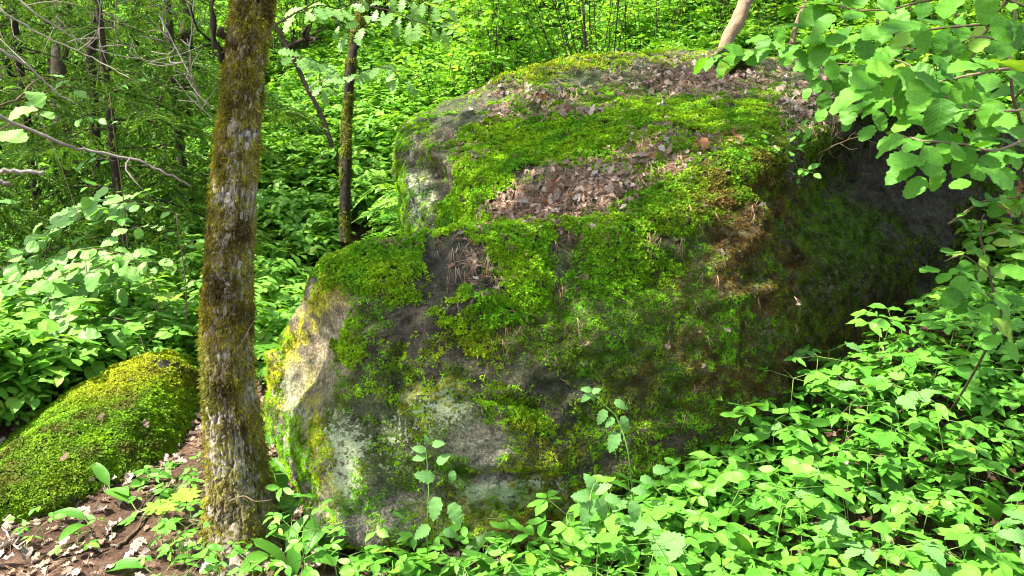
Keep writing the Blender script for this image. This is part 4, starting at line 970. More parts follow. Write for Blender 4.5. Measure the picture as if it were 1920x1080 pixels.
for k in range(26):     # feathery seedlings along the far side of the boulder
    px_ = rg.uniform(700, 1400); d = rg.uniform(6.6, 8.2) if px_ > 880 else rg.uniform(5.6, 7.5); p = P(px_, 300, d); b = on_ground(p[0], p[1])
    shrub('pinn', k, b, rg.uniform(0, 6.28), rg.uniform(.7, 1.1), 'feathery_seedling', 'seedling with feathery leaflets on the slope along the far side of the boulder', 'seedling', 'feathery seedlings behind the boulder')
# the bush of many thin dark stems above the top of the boulder
b0 = P(1130, 118, 6.9); b0 = on_ground(b0[0], b0[1]); mb = empty('many_stemmed_bush', b0); tag(mb, 'bush of many thin dark straight stems fanning up behind the top of the boulder', 'bush')
A = Acc(); Lf = Acc(); rg = np.random.default_rng(103)
for k in range(24):
    e = P(1090+rg.normal(0, 85), rg.uniform(-60, 20), 6.9+rg.normal(0, .4))-b0; s_ = np.array([rg.normal(0, .06), rg.normal(0, .06), -.05])
    pth = catmull([s_, s_+(e-s_)*.5+np.array([-.16*e[0]+rg.normal(0, .04), 0, .04]), e+[0, 0, .4]], 10)+rg.normal(0, .008, (10, 3)); A.add(tube(pth, .0075, .003, 4))
    for j in range(26):
        c = pth[rg.integers(4, 10)]+rg.normal(0, .10, 3); Lf.add(QUAD[0], m4(orient(rg.normal(size=3)*[1, 1, .4], [rg.normal()*.4, rg.normal()*.4-.2, .8]), c, rg.uniform(.03, .06)), rg.random())
A.obj('stems', M['bark'], mb); tag(Lf.obj('foliage', M['lime'], mb), kind='stuff')

# ------------------------------------------------------------------ undergrowth that reads as one mass on the slope
def inside(bvh, p, lim=1.1):
    h, n, i, d = bvh.find_nearest(Vector(p)); return d < lim and (Vector(p)-h).dot(n) < 0
rg = np.random.default_rng(110); pts = []; 
xs = rg.uniform(-9, 11, 30000); ys = rg.uniform(3.6, 20, 30000); w = rg.random(30000)
zz = H(xs, ys); q = np.stack([xs, ys, zz], 1); ppx, ppy, pd = PX(q)
ok = (np.abs(ppx-960) < 1250) & (w < np.clip(1.25-ys*.05, .2, 1))
ok &= (fbm(q*.9, 2, 111) > -.32) & ((ys > 4.2) | (xs < -2.0))
ok &= ~((ys < 7.2) & (xs > -1.9) & (xs < -.4) & (rg.random(30000) < .62))
q = q[ok]
q = np.array([p for p in q if not (p[1] < 8.5 and (inside(bBVH, p+[0, 0, .05]) or inside(sBVH, p+[0, 0, .08], .3)))]); q = q[:9500]
hm = [x for x in PR['herb']]
und = []
for sm, lm, _ in hm:   # one mesh per plant with both materials
    V1 = np.empty(len(lm.vertices)*3, np.float32); lm.vertices.foreach_get('co', V1)
    und.append((lm, M['under']))
R = frames(np.tile([0, 0, 1.0], (len(q), 1)), rg, tilt=.15)
stuff_scatter('undergrowth', q-[0, 0, .02], eulers(R), rg.uniform(.6, 1.25, len(q)), und, rg.integers(0, 3, len(q)), None, None, 'low leafy undergrowth covering the slope behind the boulder', 'undergrowth')
print('undergrowth', len(q))
# ------------------------------------------------------------------ hazel at the right: single leaves
rg = np.random.default_rng(201)
hb = np.array([2.75, 3.3, float(H(np.array([2.75]), np.array([3.3]))[0])])
hz = empty('hazel_shrub', hb); tag(hz, 'hazel shrub with big toothed leaves reaching in from the right edge', 'shrub')
def explicit(parent, base, lst, leaves, up=(-.1, -.38, .9), jit=.15, rg=rg):
    """leaf by centre pixel, length in pixels, direction of its tip in the picture (degrees, 0 right, 90 down), depth"""
    for (x, y, s, ang, d) in lst:
        a = math.radians(ang); L = s/F*d*.72; dv = math.cos(a)*RT-math.sin(a)*UPV-0.25*FWD+rg.normal(0, .06, 3); dv /= np.linalg.norm(dv)
        nr = np.array(up)+rg.normal(0, jit, 3); c = P(x, y, d)
        put('leaf', leaves[rg.integers(len(leaves))], parent, m4(orient(dv, nr), c-dv*L*.5-base, L))
explicit(hz, hb, [(1335, 108, 62, 165, 2.3), (1352, 112, 50, 200, 2.3), (1378, 92, 62, 190, 2.3), (1368, 118, 50, 120, 2.32), (1420, 72, 66, 160, 2.25), (1432, 85, 54, 100, 2.3), (1462, 66, 50, 80, 2.2), (1492, 48, 62, 200, 2.2), (1480, 92, 60, 150, 2.2), (1508, 108, 60, 60, 2.2),
    (1545, 45, 70, 140, 2.1), (1540, 100, 64, 120, 2.15), (1570, 75, 60, 150, 2.1), (1600, 30, 74, 170, 2.0), (1620, 90, 70, 110, 2.0), (1665, 15, 66, 200, 2.0),
    (1690, 48, 120, 170, 1.75), (1760, 45, 110, 20, 1.75), (1730, 62, 90, 60, 1.8), (1640, 60, 70, 160, 1.9), (1850, 15, 80, 80, 1.8), (1880, 55, 90, 70, 1.75), (1905, 62, 80, 60, 1.75), (1790, 85, 60, 70, 1.9),
    (1600, 178, 100, 150, 1.8), (1625, 150, 80, 165, 1.8), (1655, 130, 80, 190, 1.8), (1690, 150, 80, 120, 1.8), (1722, 172, 84, 95, 1.75), (1700, 170, 70, 70, 1.8), (1765, 212, 84, 95, 1.7), (1740, 150, 80, 30, 1.75), (1820, 115, 100, 190, 1.7), (1885, 120, 110, 15, 1.7), (1775, 130, 80, 60, 1.85),
    (1690, 235, 62, 140, 1.9), (1725, 225, 70, 160, 1.85), (1795, 240, 76, 20, 1.75), (1780, 260, 70, 60, 1.8), (1840, 175, 60, 60, 2.0), (1860, 210, 70, 110, 1.9), (1890, 265, 70, 20, 1.8), (1845, 268, 80, 170, 1.8),
    (1745, 302, 92, 95, 1.65), (1700, 300, 100, 170, 1.65), (1690, 318, 80, 160, 1.67), (1812, 300, 74, 80, 1.75), (1870, 335, 96, 35, 1.65), (1800, 345, 60, 150, 1.7), (1900, 290, 60, 10, 1.7), (1905, 300, 50, 60, 1.8),
    (1650, 225, 56, 60, 2.1), (1590, 215, 60, 110, 2.1), (1560, 130, 60, 100, 2.1), (1530, 160, 44, 90, 2.2), (1550, 162, 40, 60, 2.2), (1525, 135, 46, 120, 2.2), (1512, 172, 34, 130, 2.2), (1610, 140, 70, 120, 2.3), (1580, 155, 60, 80, 2.35), (1640, 180, 70, 100, 2.3), (1670, 200, 60, 60, 2.3), (1545, 190, 44, 100, 2.4), (1585, 225, 56, 70, 2.3), (1625, 250, 60, 130, 2.2), (1665, 275, 56, 160, 2.1), (1720, 350, 60, 120, 2.2), (1760, 330, 60, 60, 2.2), (1540, 215, 40, 120, 2.4), (1700, 205, 70, 100, 2.2), (1830, 320, 64, 60, 2.1), (1880, 385, 60, 120, 2.2), (1750, 180, 60, 120, 2.2)], L_HAZEL)
bl = [([(1960, 60, 1.95), (1860, 45, 1.95), (1700, 60, 2.0), (1560, 75, 2.15), (1440, 88, 2.3), (1340, 108, 2.35)], .004, .058),
      ([(1950, 120, 1.9), (1880, 130, 1.8), (1780, 150, 1.85), (1700, 180, 1.9), (1640, 190, 2.0)], .004, .068),
      ([(1950, 20, 2.1), (1850, -10, 2.1), (1750, 0, 2.1), (1640, 20, 2.1), (1560, 10, 2.2), (1500, 15, 2.3)], .004, .065),
      ([(1960, 240, 1.8), (1880, 280, 1.75), (1800, 270, 1.75), (1730, 262, 1.75), (1690, 255, 1.85)], .004, .062),
      ([(1960, 200, 2.0), (1860, 210, 2.0), (1790, 190, 2.1), (1700, 120, 2.3), (1640, 110, 2.4)], .004, .07),
      ([(1940, 90, 2.3), (1830, 70, 2.3), (1760, 100, 2.35), (1680, 90, 2.45), (1600, 120, 2.5), (1520, 110, 2.6)], .004, .072),
      ([(1780, 420, 2.3), (1840, 380, 2.2), (1900, 370, 2.1), (1960, 350, 2.1)], .004, .06),
      ([(1900, -20, 2.5), (1850, 60, 2.5), (1800, 160, 2.5), (1780, 250, 2.5)], .005, .09), ([(1940, 130, 2.6), (1900, 200, 2.6), (1880, 280, 2.6), (1900, 340, 2.6)], .005, .09)]
for pl, r0, sz in bl: leafy_branch(hz, hb, [P(*q) for q in pl], r0, L_HAZEL, sz, rg, M['twig'], jit=.3)
for q in [[(2.15, 2.9), (1960, 400, 2.4), (1960, 240, 2.0), (1955, 60, 2.0)], [(2.15, 2.9), (1990, 380, 3.0), (1900, 180, 2.5), (1905, -40, 2.5)], [(2.2, 2.95), (1930, 420, 3.1), (1825, 200, 2.7), (1780, -30, 2.7)]]:
    branch_obj(hz, [hb+[0, 0, -.05]]+[P(*t) for t in q[1:]], .008, .004, M['twig'], 'stem', hb, sides=7)
# lower hazel sprig
hb2 = on_ground(1.75, 2.95)
h2 = empty('hazel_sapling', hb2); tag(h2, 'small hazel sapling with toothed leaves in front of the dark right end of the boulder', 'sapling')
branch_obj(h2, [hb2, P(1868, 620, 2.35), P(1862, 540, 2.3), P(1838, 450, 2.3), P(1845, 400, 2.3)], .005, .0025, M['twig'], 'stem', hb2)
explicit(h2, hb2, [(1745, 505, 56, 190, 2.2), (1770, 520, 44, 150, 2.2), (1775, 470, 40, 185, 2.25), (1800, 540, 66, 100, 2.1), (1822, 520, 60, 30, 2.15), (1785, 560, 60, 120, 2.1), (1800, 570, 56, 90, 2.1), (1840, 545, 66, 40, 2.1), (1855, 590, 60, 110, 2.05), (1880, 570, 70, 60, 2.05), (1890, 615, 80, 40, 2.0), (1900, 560, 60, 20, 2.1), (1842, 438, 36, 200, 2.2), (1885, 432, 40, 10, 2.2), (1905, 510, 70, 10, 2.1), (1835, 475, 40, 60, 2.3), (1790, 505, 34, 170, 2.2), (1810, 505, 50, 80, 2.2), (1860, 640, 60, 150, 2.1), (1900, 660, 60, 60, 2.1), (1845, 490, 34, 100, 2.25)], L_HAZEL)
for pl in [[(1862, 520, 2.3), (1810, 480, 2.25), (1770, 490, 2.2)], [(1862, 560, 2.3), (1820, 530, 2.2), (1780, 540, 2.1)], [(1850, 440, 2.3), (1890, 430, 2.25), (1930, 440, 2.2)]]:
    branch_obj(h2, [P(*q) for q in pl], .003, .0015, M['twig'], 'branch', hb2)
# little sprig hanging over the rim
sb_ = P(1500, 345, 3.05); hs = bBVH.ray_cast(Vector(EYE), Vector(P(1500, 345, 1)-EYE)); sb_ = np.array(hs[0]) if hs[0] else sb_
sp = empty('seedling', sb_); tag(sp, 'pale green seedling with small paired leaves growing from the shaded rim of the boulder', 'seedling')
dS = PX(sb_)[2]-.12
for pl in [[(1505, 345), (1490, 300), (1480, 275), (1475, 240)], [(1500, 330), (1460, 310), (1425, 290), (1408, 292)], [(1495, 315), (1510, 318), (1525, 325)], [(1485, 280), (1505, 270), (1520, 268)], [(1478, 255), (1500, 240), (1522, 230)], [(1480, 275), (1455, 275), (1435, 262)]]:
    q = [P(x, y, dS-.05*i) for i, (x, y) in enumerate(pl)]; q[0] = q[0] if pl[0][1] < 345 else sb_
    leafy_branch(sp, sb_, q, .0016, L_HERB, .055, rg, M['stem'], part='stem', npl=4, droop=.1)

# ------------------------------------------------------------------ pale bush at the left: horizontal sprays of round leaves
b0 = P(40, 640, 5.0); b0 = on_ground(b0[0], b0[1]); pb_ = empty('pale_leaved_bush', b0); tag(pb_, 'bush with flat sprays of rounded pale sunlit leaves at the left edge', 'bush')
rg = np.random.default_rng(203)
sprays = [([(30, 640), (60, 520), (100, 420), (190, 375)], 3.9), ([(60, 520), (110, 480), (170, 465), (240, 480)], 3.8), ([(50, 560), (120, 500), (200, 490), (310, 492)], 3.7), ([(20, 600), (80, 540), (150, 505), (215, 505)], 3.6), ([(20, 640), (60, 590), (100, 560), (120, 600)], 3.5),
    ([(0, 660), (50, 620), (100, 600), (130, 590)], 3.4), ([(-20, 680), (40, 650), (90, 640), (150, 655)], 3.3), ([(-20, 650), (30, 640), (80, 640), (140, 630)], 3.3), ([(-30, 560), (10, 500), (40, 470), (60, 440)], 3.8), ([(80, 470), (100, 430), (130, 400), (200, 400)], 4.0), ([(110, 420), (150, 400), (220, 380), (260, 375)], 4.0),
    ([(-30, 620), (0, 560), (20, 530), (60, 530)], 3.5), ([(60, 560), (120, 540), (180, 530), (240, 540)], 3.9), ([(20, 600), (70, 600), (130, 620), (200, 625)], 3.6), ([(130, 470), (160, 440), (180, 420), (170, 400)], 3.9)]
for pl, d in sprays: leafy_branch(pb_, b0, [P(x, y, d+.95-.04*i) for i, (x, y) in enumerate(pl)], .0035, L_PALE, .115, rg, M['twig'], up=(-.2, -.35, .95), jit=.22, droop=.15)
for pl, d in sprays[::2]:
    branch_obj(pb_, [b0+rg.normal(0, .03, 3)*[1, 1, 0], (b0+P(*pl[0], d+.95))/2+[0, 0, .1], P(*pl[0], d+.95)], .007, .0035, M['twig'], 'stem', b0)
# blades of the near branch at the left border
b0 = np.array([-1.75, 2.2, float(H(np.array([-1.75]), np.array([2.2]))[0])]); nb = empty('leafy_branch', P(-60, 300, 1.7)); tag(nb, 'near twig with a few large drooping leaves in the upper left corner', 'branch'); nbl = P(-60, 300, 1.7)
rg = np.random.default_rng(204)
explicit(nb, nbl, [(100, 142, 52, 190, 2.3), (112, 158, 46, 160, 2.3), (68, 178, 62, 20, 2.2), (40, 212, 80, 170, 2.1), (20, 255, 90, 10, 2.0), (10, 378, 50, 180, 1.8), (90, 215, 40, 30, 2.3), (25, 160, 40, 200, 2.3), (55, 200, 50, 120, 2.3), (150, 175, 34, 20, 2.4)], L_PALE, up=(0, -.3, 1))
for pl in [[(-60, 300, 1.7), (-20, 210, 2.1), (60, 180, 2.25), (140, 165, 2.4), (220, 212, 2.5)], [(-60, 300, 1.7), (-30, 260, 2.0), (30, 230, 2.1)], [(30, 190, 2.2), (70, 150, 2.3), (110, 145, 2.3)]]:
    branch_obj(nb, [P(*q) for q in pl], .0035, .0015, M['palebark'], 'twig', nbl)
# more leafy twigs in the left middle distance
for k, (x, y, d, lab) in enumerate([(205, 205, 4.6, 'leafy twig catching light in front of the spruce boughs'), (330, 430, 4.6, 'low sapling with small round leaves just left of the mossy trunk'), (160, 520, 4.4, 'leafy sapling behind the pale bush'), (290, 560, 4.6, 'sapling with maple like leaves between pale bush and trunk'), (260, 640, 4.4, 'low leafy sapling in the dark gap above the small mossy rock')]):
    rg = np.random.default_rng(210+k); t0 = P(x, y+60, d); b0 = on_ground(t0[0], t0[1]); root = empty('sapling', b0); tag(root, lab, 'sapling')
    tp = P(x, y-30, d); branch_obj(root, [b0, (b0+tp)/2+[.03, 0, 0], tp], .006, .003, M['twig'], 'stem', b0)
    for j in range(7):
        f = .3+.7*j/6; s0 = b0+(tp-b0)*f; a = rg.uniform(0, 6.28); e = s0+np.array([math.cos(a)*.28, math.sin(a)*.22, rg.uniform(-.02, .1)])
        leafy_branch(root, b0, [s0, (s0+e)/2+[0, 0, .03], e], .0025, (L_MAPLE if k == 3 else L_PALE if k in (1, ) else L_HERB), .075, rg, M['twig'], up=(-.1, -.3, 1), npl=5)

# ------------------------------------------------------------------ herbs of the foreground: every leaflet its own object
def clear(p, pad=.02):
    for bv in (bBVH, sBVH):
        h, n, i, d = bv.find_nearest(Vector(p))
        if (Vector(p)-h).dot(n) < pad: return False
    return True
def herb(loc, rg, h, name, label, group, size=.07, rays=3, lean=None, trif=3, leaves=None):
    root = empty(name, loc); tag(root, label, 'plant', group); A = Acc()
    ln = np.array([rg.normal(0, .12), rg.normal(0, .12)]) if lean is None else lean
    top_ = np.array([ln[0]*h, ln[1]*h, h]); A.add(tube(catmull([(0, 0, -.03), top_*.5+[rg.normal(0, .01), 0, 0], top_], 5), .0022, .0014, 3))
    a0 = rg.uniform(0, 6.28)
    for r in range(rays):
        a = a0+r*2*math.pi/max(rays, 3)+rg.normal(0, .25); L = h*.22+rg.uniform(.03, .06); dv = np.array([math.cos(a), math.sin(a), rg.uniform(-.05, .35)])
        e = top_+dv*L; A.add(tube([top_, e], .0013, .001, 3))
        nr0 = np.array([-.25, -.2, 1.0])+rg.normal(0, .22, 3)
        for m in range(trif):
            bb = (0, 1.15, -1.15, 2.0, -2.0)[m]+rg.normal(0, .12); y = np.array([math.cos(a+bb), math.sin(a+bb), dv[2]*.5-.15+rg.normal(0, .12)]); s = size*rg.uniform(.75, 1.2)*(1.1 if m == 0 else .92)
            put('leaflet', (leaves or L_HERB)[rg.integers(2 if leaves else 5)], root, m4(orient(y, nr0+rg.normal(0, .12, 3)), e+y*.006, s))
    A.obj('stem', M['stem'], root); return root
def lily(loc, rg, name, label, group, n=2, size=.19, heading=None, up=.75):
    root = empty(name, loc); tag(root, label, 'plant', group); a0 = rg.uniform(0, 6.28) if heading is None else heading
    A = Acc()
    for k in range(n):
        a = a0+k*2.3+rg.normal(0, .4); el = up+rg.normal(0, .2); y = np.array([math.cos(a)*math.cos(el), math.sin(a)*math.cos(el), math.sin(el)])
        nr = np.array([-math.cos(a)*math.sin(el), -math.sin(a)*math.sin(el), math.cos(el)])+np.array([0, -.15, .1]); s = size*rg.uniform(.75, 1.2)
        A.add(tube([(0, 0, -.03), y*s*.35], .003, .0022, 4)); put('leaf', L_LILY[rg.integers(3)], root, m4(orient(y, nr), y*s*.33, s))
    A.obj('stem', M['stem'], root); return root
rg = np.random.default_rng(301); placed = []
def try_place(px_, py_, sep, rg):
    g = G(px_, py_); g[2] = float(H(g[:1], g[1:2])[0])
    if g[1] < 1.25 or not clear(g+[0, 0, .08], .01) or any((g[0]-q[0])**2+(g[1]-q[1])**2 < sep*sep for q in placed): return None
    placed.append(g); return g
def edge_y(px_): # lower contour of bare rock in the picture
    return np.interp(px_, [520, 700, 900, 1050, 1100, 1300, 1450, 1560, 1700, 1780, 1950], [900, 960, 1050, 1030, 960, 900, 810, 715, 640, 590, 560])
HG = 'low herb with pointed pale leaflets in the dense green carpet right of the boulder foot'
n_h = 0
for t in range(5200):
    px_ = rg.uniform(1040, 2150); py_ = rg.uniform(690, 1420)
    if py_ < edge_y(px_)+30: continue
    g = try_place(px_, py_, .098, rg)
    if g is None: continue
    n_h += 1
    if n_h > 300: break
    if rg.random() < .2: lily(g, rg, 'broad_leaved_herb', 'herb with long smooth upright leaves standing among the pale herb carpet on the right', 'broad leaved herbs among the carpet', n=int(rg.integers(1, 3)), size=.20, up=.95)
    elif rg.random() < .13: herb(g, rg, rg.uniform(.16, .30), 'toothed_herb', 'herb with toothed darker leaves scattered in the pale carpet right of the boulder foot', 'toothed herbs in the carpet', size=.085, rays=2, trif=3, leaves=L_NET)
    else: herb(g, rg, rg.uniform(.13, .32), 'carpet_herb', HG, 'herbs of the carpet on the right', size=(.072, .056, .085)[int(rg.integers(3))], rays=int(rg.integers(2, 5)), trif=(3, 3, 5)[int(rg.integers(3))])
print('carpet', n_h)
def herb_geo(seed, h=.16, size=.07):
    rg = np.random.default_rng(seed); A = Acc(); A.add(tube([(0, 0, -.02), (0, 0, h)], .0016, .001, 3)); a0 = rg.uniform(0, 6.28)
    for r in range(3):
        a = a0+r*2.1+rg.normal(0, .25); dv = np.array([math.cos(a), math.sin(a), .1]); e = np.array([0, 0, h])+dv*.06
        for m in range(3):
            bb = (0, 1.15, -1.15)[m]; y = np.array([math.cos(a+bb), math.sin(a+bb), -.1+rg.normal(0, .1)]); A.add(OVAL[rg.integers(5)], m4(orient(y, rg.normal(0, .2, 3)+[-.15, -.15, 1]), e, size*rg.uniform(.75, 1.2)), rg.random())
    return A.mesh('herb_piece')
herbs_ = [(herb_geo(900+i), M['herb']) for i in range(4)]
q = np.stack([rg.uniform(-.5, 4.5, 9000), rg.uniform(1.2, 6.5, 9000)], 1); q = np.column_stack([q, H(q[:, 0], q[:, 1])]); ppx, ppy, _ = PX(q)
ok = ((ppx > 1060) & (ppy > edge_y(np.minimum(ppx, 1950))+15)) | ((ppx > 540) & (ppx <= 1060) & (ppy > edge_y(ppx)+30) & (rg.random(9000) < .5)) | ((q[:, 0] > 2.2) & (q[:, 1] > 2.6))
q = q[ok]; q = np.array([p for p in q if clear(p+[0, 0, .06], .02)])[:3200]
stuff_scatter('ground_cover', q, eulers(frames(np.tile([0, 0, 1.0], (len(q), 1)), rg, tilt=.12)), rg.uniform(.55, 1.15, len(q)), herbs_, rg.integers(0, 4, len(q)), None, None, 'low leafy ground cover filling the gaps between the herbs in front of the boulder', 'ground cover')
print('cover', len(q))
n_c = 0
for t in range(2500):
    px_ = rg.uniform(520, 1080); py_ = rg.uniform(925, 1420)
    if py_ < edge_y(px_)+5: continue
    g = try_place(px_, py_, .085, rg)
    if g is None: continue
    n_c += 1
    if n_c > 130: break
    r = rg.random()
    if r < .34: lily(g, rg, 'broad_leaved_herb', 'herb with broad smooth upright leaves below the left foot of the boulder', 'broad leaved herbs in the centre', n=2, size=.17, up=.9)
    else: herb(g, rg, rg.uniform(.09, .22), 'low_herb', 'low herb with small oval leaflets in front of the middle of the boulder', 'low herbs in the centre foreground', size=.055, rays=3)
print('centre', n_c)
for t in range(400):
    g = try_place(rg.uniform(300, 540), rg.uniform(1015, 1350), .12, rg)
    if g is not None: herb(g, rg, rg.uniform(.06, .15), 'low_herb', 'low herb with small oval leaflets round the foot of the mossy trunk', 'low herbs at the foot of the trunk', size=.052, rays=3)
    if len(placed) > 470: break
# broad leaves beside the trunk and the boulder's left foot
for k, (x, y, n, s, hd) in enumerate([(505, 840, 2, .20, 1.2), (520, 900, 3, .20, .4), (540, 930, 2, .20, 2.0), (560, 905, 2, .17, -.4), (505, 800, 2, .15, 1.6), (470, 1010, 1, .2, 1.4), (600, 1000, 3, .19, .8), (650, 1040, 2, .2, 2.0), (710, 1000, 1, .22, 1.5), (765, 1030, 1, .22, 1.3), (560, 1060, 2, .2, .6), (520, 1000, 2, .16, .9), (580, 870, 2, .13, .3)]):
    g = G(x, y+20)
    if not clear(g+[0, 0, .1], .0): g = g+np.array([0, -.12, 0])
    lily(on_ground(g[0], g[1]), np.random.default_rng(320+k), 'broad_leaved_herb', 'glossy broad leaved herb between the mossy trunk and the left foot of the boulder', 'broad leaved herbs beside the trunk', n=n, size=s, heading=hd)
for k, (x, y, n, s, hd, lab) in enumerate([(215, 930, 3, .16, 2.6, 'sprawling broad leaved herb below the small mossy rock'), (180, 985, 2, .18, 2.9, 'broad leaved herb lying over the litter, leftmost of those on bare ground'), (265, 960, 2, .15, 1.0, 'broad leaved herb with folded leaves on the litter, just right of the sprawling one'), (350, 905, 2, .17, 3.0, 'broad leaved herb leaning against the left side of the mossy trunk'), (300, 1075, 2, .14, 1.4, 'broad leaved herb rising from the bottom edge left of the trunk'), (250, 880, 3, .09, 1.8, 'small upright pale herb against the small mossy rock'), (335, 760, 2, .10, 2.6, 'small herb between the mossy rock and the trunk'), (395, 1080, 2, .16, .6, 'broad leaved herb at the bottom edge below the trunk')]):
    g = G(x, y); lily(on_ground(g[0], g[1]), np.random.default_rng(350+k), 'broad_leaved_herb', lab, None, n=n, size=s, heading=hd, up=.45)
rg = np.random.default_rng(303)
for k in range(34):     # little seedlings on the bare litter at bottom left
    x, y = [(30, 915), (130, 905), (60, 1000), (85, 1020), (155, 1040), (290, 1000), (350, 905), (330, 940), (380, 890), (370, 960), (400, 1000), (350, 1010), (300, 930), (110, 965), (210, 1010), (240, 900)][k] if k < 16 else (rg.uniform(280, 460), rg.uniform(880, 1075))
    g = G(x, y)
    if clear(g+[0, 0, .05], 0): herb(g, rg, rg.uniform(.04, .09), 'low_herb', 'tiny herb rooted in the brown litter left of or below the trunk', 'tiny herbs on the litter', size=.042, rays=int(rg.integers(1, 4)))
for k, (x, y, lab) in enumerate([(305, 985, 'lime green maple seedling on the sunny litter, left one of two'), (350, 960, 'lime green maple seedling on the sunny litter next to the trunk')]):
    b0 = on_ground(*G(x, y)[:2]); root = empty('maple_seedling', b0); tag(root, lab, 'seedling'); A = Acc(); A.add(tube([(0, 0, -.02), (0, 0, .08)], .002, .0015, 4)); A.obj('stem', M['stem'], root)
    for j in range(4): a = j*1.57+k; put('leaf', L_MAPLE[j % 2], root, m4(orient([math.cos(a), math.sin(a), .05], [0, -.2, 1]), (0, 0, .075), .085))
# nettles in front of the rock
def nettle(base_px, tip, label, nodes_, size, seed, dtop):
    rg = np.random.default_rng(seed); b0 = on_ground(*G(*base_px)[:2]); root = empty('nettle', b0); tag(root, label, 'nettle'); pts_ = [b0]+[P(x, y, dtop) for x, y in tip]
    branch_obj(root, pts_, .0028, .0015, M['stem'], 'stem', b0)
    explicit(root, b0, nodes_, L_NET, up=(0, -.75, .6), jit=.12, rg=rg)
nettle((800, 1075), [(803, 960), (802, 880), (797, 840)], 'tall nettle with blue green heart shaped leaves before the pale patch of the boulder',
    [(785, 842, 34, 190, 2.5), (785, 858, 34, 175, 2.5), (822, 832, 34, 350, 2.5), (830, 860, 40, 320, 2.5), (795, 893, 54, 195, 2.45), (848, 895, 34, 90, 2.5), (815, 955, 62, 100, 2.4), (855, 965, 62, 60, 2.4), (790, 998, 50, 150, 2.4), (845, 1000, 40, 20, 2.4), (800, 824, 24, 250, 2.5)], .06, 401, 2.5)
nettle((1190, 1010), [(1183, 880), (1160, 790), (1138, 765), (1110, 735)], 'spindly nettle with drooping toothed leaves before the middle of the boulder face',
    [(1100, 730, 28, 200, 2.65), (1118, 732, 26, 330, 2.65), (1098, 745, 32, 140, 2.65), (1165, 758, 38, 25, 2.65), (1128, 782, 42, 120, 2.6), (1143, 792, 32, 140, 2.6), (1172, 795, 42, 70, 2.6), (1150, 830, 56, 115, 2.6), (1112, 745, 22, 60, 2.65)], .06, 402, 2.62)
nettle((1110, 1040), [(1105, 960), (1110, 920), (1120, 900)], 'leafy herb with jagged leaves at the foot of the boulder, below the spindly nettle',
    [(1100, 960, 70, 110, 2.5), (1130, 955, 60, 70, 2.5), (1108, 905, 50, 240, 2.55), (1130, 915, 50, 330, 2.55), (1090, 930, 50, 190, 2.5), (1150, 935, 44, 0, 2.5), (1190, 960, 56, 80, 2.45), (1200, 920, 40, 200, 2.5), (1215, 900, 40, 20, 2.5), (1240, 880, 44, 350, 2.5)], .07, 403, 2.5)

# ferns behind the ledge
def fern(px_, py_, d, label, n, size, seed, heads):
    rg = np.random.default_rng(seed); q = P(px_, py_, d); b0 = on_ground(q[0], q[1]); b0 = b0 if b0[2] > q[2]-.05 else q; b0 = on_ground(q[0], q[1]); root = empty('fern', b0); tag(root, label, 'fern')
    for k in range(n):
        a = math.radians(heads[k % len(heads)]) if heads else rg.uniform(0, 6.28); A = Acc(); L = size*rg.uniform(.8, 1.1)
        sp_ = catmull([(0, 0, 0), (0, L*.35, L*.4), (0, L*.7, L*.55), (0, L, L*.42)], 22); A.add(tube(sp_, .003, .001, 3))
        for j in range(3, 22):
            f = j/21; l = L*.30*math.sin(math.pi*min(1, .18+.82*f))**.8
            t_ = sp_[j]-sp_[j-1]; t_ /= np.linalg.norm(t_)
            for sd in (-1, 1):
                y = np.array([sd, 0, 0])+t_*.35+[0, 0, -.1]; V, T, U = leaf_geo([.10, .13, .06, .12, .05, .10, .04, .07, 0], fold=.1, droop=.15)
                A.add((V, T, U), m4(orient(y, np.cross([1, 0, 0], t_)), sp_[j], l), rg.random())
        o = A.obj('frond', M['fern'], root); R = Matrix.Rotation(a-math.pi/2, 4, 'Z'); o.matrix_basis = R
fern(612, 520, 4.3, 'green fern with arching fronds behind the mossy ledge of the boulder', 7, .55, 501, [150, 165, 120, 90, 60, 30, 200])
fern(665, 500, 4.8, 'smaller fern right beside the boulder, behind the ledge', 5, .4, 502, [100, 60, 30, 140, 0])
